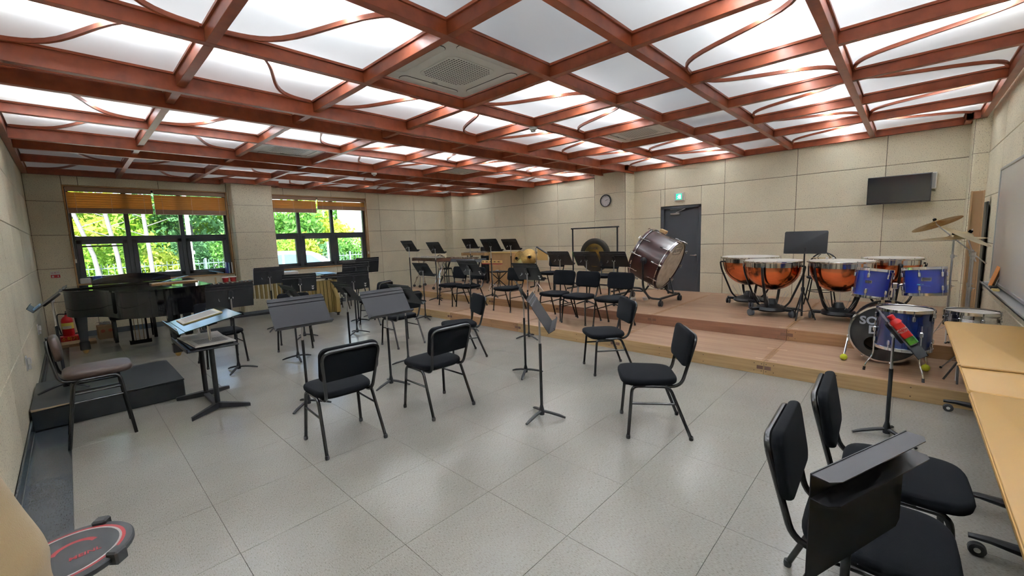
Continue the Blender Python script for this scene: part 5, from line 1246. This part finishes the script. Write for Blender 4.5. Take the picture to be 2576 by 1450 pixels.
# ------------------------------------------------------------- practice pad and knitwear in the near corner
pd = thing('practice_pad','round black practice pad with red and white ring and brand lettering','drum pad',(9.12,-9.205,0),0)
Mp = T(0,0,.55) @ Matrix.Rotation(R(2),4,'X')
MB().lathe([(0,-.022),(.165,-.022),(.172,-.015),(.172,-.002),(.168,.003),(.0,.003)],48,Mp).build('pad', MT['pad_black'], pd)
MB().lathe([(.150,.0036),(.140,.0036)],48,Mp).build('red_ring', MT['pad_red'], pd); MB().lathe([(.140,.0038),(.133,.0038)],48,Mp).build('white_ring', MT['pad_white'], pd)
o = link('lettering', text_mesh('MEINL', .028, MT['pad_red'], bold=.0006), pd); o.matrix_local = Mp @ T(.040,.045,.0036,R(90))
MB().lathe([(.062,.0036),(.046,.0036)],30,Mp @ T(-.015,.02,0),R(110),R(260)).build('ear_mark', MT['pad_red'], pd)
for a in (147,44,-70): MB().b2((.150,-.022,-.03),(.190,.022,.018),Mp @ Matrix.Rotation(R(a),4,'Z'),b=.006).build('rubber_grip', MT['rubber'], pd, 0)
MB().cyl((0,0,.15),(0,0,.53),.011,n=10).build('post', MT['steel'], pd)
for kk in range(3):
    a = R(30+120*kk); c_, s_ = math.cos(a), math.sin(a); MB().tube([(0,0,.24),(c_*.20,s_*.20,.010)],.007,6).build('leg', MT['steel'], pd); MB().tube([(0,0,.49),(c_*.12,s_*.12,.52)],.007,6).build('basket_arm', MT['steel'], pd)
kn = thing('knit_sweater','beige knitted sweater sleeve bulging beside the practice pad','clothing',(9.45,-9.34,0),0)
sv = []; sf = []; NR, NS = 60, 40
for i in range(NR+1):
    z = 1.2*i/NR
    ry = float(np.interp(z,[0,.3,.6,.68,.75,.80,.90,.98,1.1,1.2],[.12,.125,.12,.119,.129,.118,.092,.072,.048,.012])); rx = ry*.95+.01
    for k_ in range(NS):
        a = 2*PI*k_/NS
        f_ = 1+.03*math.sin(3*a+5*z)+.045*math.sin(34*(z+.05*math.sin(a*2+1)))*math.exp(-((z-.68)/.13)**2)*max(0,math.sin(a+.6))
        sv.append((rx*f_*math.cos(a), ry*f_*math.sin(a), z))
for i in range(NR):
    for k_ in range(NS): sf.append((i*NS+k_, i*NS+(k_+1)%NS, (i+1)*NS+(k_+1)%NS, (i+1)*NS+k_))
sf.append(tuple(range(NS))[::-1]); sf.append(tuple(NR*NS+k_ for k_ in range(NS)))
MB().add(sv,sf).build('sleeve', MT['knit_beige'], kn, 80)

# ------------------------------------------------------------- outdoors
gd = MB().b2((-60,-45,-.35),(-.25,45,-.15)).build('ground_outside', MT['asphalt'], None, 0); struct(gd)
rng = np.random.default_rng(11)
def leaves(name, m, parent, centers, n, size):
    """leaf blades scattered through ellipsoid clumps"""
    c = np.array([q[:3] for q in centers]); rd = np.array([q[3:6] for q in centers])
    k = rng.integers(0, len(c), n); d = rng.normal(size=(n,3)); d /= np.linalg.norm(d,axis=1)[:,None]
    p = c[k]+d*rd[k]*(rng.random(n)**.45)[:,None]
    p[:,2] = np.maximum(p[:,2], -.10)
    u = rng.normal(size=(n,3)); u /= np.linalg.norm(u,axis=1)[:,None]; v = np.cross(u, rng.normal(size=(n,3))); v /= np.linalg.norm(v,axis=1)[:,None]
    s = size*(.6+.8*rng.random(n))[:,None]
    vs = np.stack([p-u*s, p+v*s*.45, p+u*s, p-v*s*.45],1).reshape(-1,3)
    me = bpy.data.meshes.new(name); me.from_pydata(vs.tolist(), [], np.arange(4*n).reshape(-1,4).tolist()); me.materials.append(MT[m])
    o = link(name, me, parent); o['kind'] = 'stuff'; return o
def tree(x, y, h, r, m, label, lean=(0,0), pale=False, low=False, n=2600, size=.13):
    t = thing('tree', label, 'tree', (x,y,-.15), 0, 'trees behind the fence')
    MB().tube([(0,0,0),(lean[0]*.4,lean[1]*.4,h*.4),(lean[0],lean[1],h*.85)],[.11,.09,.04],8).build('trunk', MT['bark'], t)
    cl = []
    for i in range(12):
        a = rng.random()*2*PI; q = rng.random()**.5*r*.7; z = h*(.30 if low else .5)+rng.random()*h*(.6 if low else .45)
        cl.append((lean[0]*.7+math.cos(a)*q,lean[1]*.7+math.sin(a)*q,z,r*.55,r*.55,r*.42))
    leaves('foliage', m, t, cl, n, size)
def shrub(x, y, h, r, m, label, n=2200, size=.085):
    t = thing('shrub', label, 'shrub', (x,y,-.15), 0, 'hedge shrubs along the fence')
    for k_ in range(3):
        a = k_*2.1; MB().tube([(0,0,0),(math.cos(a)*.2,math.sin(a)*.2,h*.6)],[.03,.012],6).build('stem', MT['bark'], t)
    leaves('foliage', m, t, [(math.cos(i)*r*.4,math.sin(i*1.7)*r*.4,h*(.25+.5*(i%4)/3),r*.8,r*.8,h*.30) for i in range(8)], n, size)
ND = {'leaf_a':'fresh green','leaf_b':'deep green','leaf_c':'yellow-green','leaf_d':'blue-green'}
KK = ['leaf_a','leaf_b','leaf_c','leaf_a','leaf_d']
ti = 0
for y in np.arange(-13.5, 1.6, 2.1):
    m = KK[ti % 5]; tree(-12.6-.7*(ti%2), float(y), 4.0+.3*(ti%3), 1.7, m, ND[m]+' leafy tree behind the fence, seen through the windows', low=True, n=3000, size=.15); ti += 1
for y in np.arange(-16, 13, 3.6):
    m = KK[(ti+2) % 5]; tree(-19.0, float(y), 5.0, 2.4, m, ND[m]+' tall tree in the back row beyond the fence', low=True, n=2400, size=.2); ti += 1
for i, y in enumerate(np.arange(-12.8, 4.5, 1.05)):
    m = KK[(i*2) % 5]; shrub(-9.3-.25*(i%2), float(y), 1.75+.25*(i%3), .72, m, ND[m]+' hedge shrub growing along the metal fence')
for x_, y_, ln, lb in ((-7.9,-8.35,(.0,-.75),'pale leaning trunk in the piano window, thicker one'),(-7.6,-7.9,(.1,-.35),'pale upright trunk beside the leaning one in the piano window'),(-7.4,-7.15,(0,-.1),'bright pale trunk at the middle pane of the piano window')):
    t = thing('slender_tree', lb, 'tree', (x_,y_,-.15), 0, 'pale trunks outside the piano window')
    MB().tube([(0,0,0),(ln[0],ln[1]*.2,1.6),(ln[0],ln[1],4.2),(ln[0],ln[1]*1.3,6)],[.075,.06,.05,.04],10).build('trunk', MT['bark'], t)
    for i in range(6): MB().tube([(ln[0],ln[1]*.5,2.2+.3*i),(ln[0]+.1,ln[1]*.5+(.7 if i%2 else -.7),2.5+.3*i)],[.02,.006],5).build('branch', MT['bark'], t)
    leaves('foliage', 'leaf_a', t, [(0,ln[1],5.4,1.3,1.3,.8)], 900, .13)
fc = thing('metal_fence','dark metal bar fence with posts in front of the hedge outside','fence',(-8.3,-4.5,-.15),0)
for i in range(10): MB().b2((-.035,-8.6+i*1.9-.035,0),(.035,-8.6+i*1.9+.035,1.35)).build('post', MT['fence_metal'], fc, 0)
for z in (.25,1.15,.70): MB().b2((-.012,-8.6,z),(.012,8.5,z+.03)).build('rail', MT['fence_metal'], fc, 0)
bm = MB().b2((-.007,-.007,.2),(.007,.007,1.3)).mesh('bar', MT['fence_metal'], 0)
for i in range(110):
    o = link('bar', bm, fc); o.location = (0,-8.5+i*.155,0)
lp = thing('lamp_post','slim pale grey lamp post outside the piano window','lamp post',(-5.0,-6.45,-.15),0)
MB().cyl((0,0,0),(0,0,5.0),.065,.05,n=12).build('post', MT['plastic_white'], lp); MB().b2((-.09,-.09,1.55),(.09,.09,1.66),b=.01).build('collar_box', MT['alu'], lp, 0); MB().b2((-.1,-.1,5.0),(.5,.1,5.1),b=.02).build('lamp_head', MT['alu'], lp, 0)
for x_, y_, s_, lb in ((-3.2,-7.62,(.5,.55,.95),'pale blue-grey utility cabinet outside the piano window'),(-3.0,-7.05,(.5,.58,1.17),'white utility cabinet outside the middle piano window pane'),(-2.6,-8.55,(.4,.5,1.16),'grey flat utility box below the piano window')):
    t = thing('utility_cabinet', lb, 'cabinet', (x_,y_,-.15), 0)
    MB().b2((-s_[0]/2,-s_[1]/2,0),(s_[0]/2,s_[1]/2,s_[2]),b=.02).build('housing', MT['plastic_white'], t, 0); MB().b2((s_[0]/2,-s_[1]/2+.04,.1),(s_[0]/2+.012,s_[1]/2-.04,s_[2]-.06),b=.004).build('door', MT['plastic_white'], t, 0); MB().b2((s_[0]/2+.012,-.03,s_[2]*.6),(s_[0]/2+.03,.03,s_[2]*.6+.02)).build('handle', MT['alu'], t, 0)
def car(x, y, m, label, fl=1):
    t = thing('parked_car', label, 'car', (x,y,-.15), 0)
    prof = [(-2.15,.32),(-2.18,.62),(-2.05,.80),(-1.25,.93),(-.55,1.42),(.25,1.50),(1.15,1.46),(1.85,1.08),(2.12,.98),(2.2,.62),(2.15,.32)]
    sm = smooth_poly(prof,4)
    F = frame((0,0,0),(1,0,0),(0,fl,0))
    if fl > 0: F = Matrix(((0,0,1,0),(1,0,0,0),(0,1,0,0),(0,0,0,1)))
    else: F = Matrix(((0,0,1,0),(-1,0,0,0),(0,1,0,0),(0,0,0,1)))
    MB().prism(sm,-.82,.82,F).build('body', MT[m], t, 50)
    gl = [(-1.05,.97),(-.50,1.36),(.25,1.43),(1.10,1.39),(1.62,1.08),(1.55,1.0)]
    for s in (-1,1):
        MB().prism([(-1.0,.99),(-.50,1.34),(.10,1.40),(.10,.99)],s*.822-.004,s*.822+.004,F).build('side_window', MT['car_glass'], t, 0); MB().prism([(.17,.99),(.17,1.40),(.75,1.38),(.75,.99)],s*.822-.004,s*.822+.004,F).build('side_window', MT['car_glass'], t, 0)
        MB().prism([(.82,.99),(.82,1.37),(1.12,1.33),(1.50,1.05)],s*.822-.004,s*.822+.004,F).build('side_window', MT['car_glass'], t, 0)
        for yy in (-1.35,1.35):
            w_ = MB().lathe([(0,-.1),(.20,-.1),(.31,-.09),(.32,0),(.31,.09),(.20,.1),(0,.1)],24,F @ T(yy,.32,s*.76)).build('wheel', MT['rubber'], t); MB().lathe([(0,0),(.19,0),(.19,.006),(0,.02)],20,F @ T(yy,.32,s*.86)).build('rim', MT['alu'], w_)
        MB().prism([(1.95,.86),(2.17,.80),(2.16,.93),(2.05,.99)],s*.80-.03,s*.80+.035,F).build('tail_lamp', MT['car_red'], t, 0); MB().ball((0,0,0),.09,10,M=F @ T(-.78,1.02,s*.93),sc=(.8,.7,1)).build('mirror', MT[m], t)
    MB().prism([(-1.20,.955),(-.60,1.39),(-.57,1.37),(-1.15,.94)],-.68,.68,F).build('windscreen', MT['car_glass'], t, 0)
car(-6.2,-3.85,'car_white','white hatchback parked outside the second window'); car(-8.0+.55,-5.2+.9,'car_dark','dark car parked behind the white hatchback') if False else None
sg = thing('blue_sign','tall pale and bright blue sign board standing before the white car','sign',(-4.4,-2.38,-.15),0)
MB().b2((-.03,-.13,.85),(.03,.13,1.80),b=.01).build('upper_panel', MT['sign_pale'], sg, 0); MB().b2((-.03,-.13,.35),(.03,.13,.85),b=.01).build('lower_panel', MT['sign_blue'], sg, 0); MB().b2((-.02,-.05,0),(.02,.05,.35)).build('foot', MT['alu'], sg, 0)
o = link('lettering', text_mesh('P', .12, MT['blue_card']), sg); o.matrix_local = frame((.031,0,1.55),(1,0,0),(0,1,0))
bl = thing('neighbour_building','whitewashed building corner with one small window behind the shrubs','building',(-10.6,4.2,-.15),0)
MB().b2((-4,-1.6,0),(0,6,6)).build('wall', MT['render_white'], bl, 0)
wf = MB().b2((-.02,-.6,2.05),(.03,.05,2.9),b=.01).build('window_frame', MT['alu'], bl, 0); MB().b2((.031,-.40,2.12),(.036,-.0,2.83)).build('window_pane', MT['car_glass'], wf, 0)
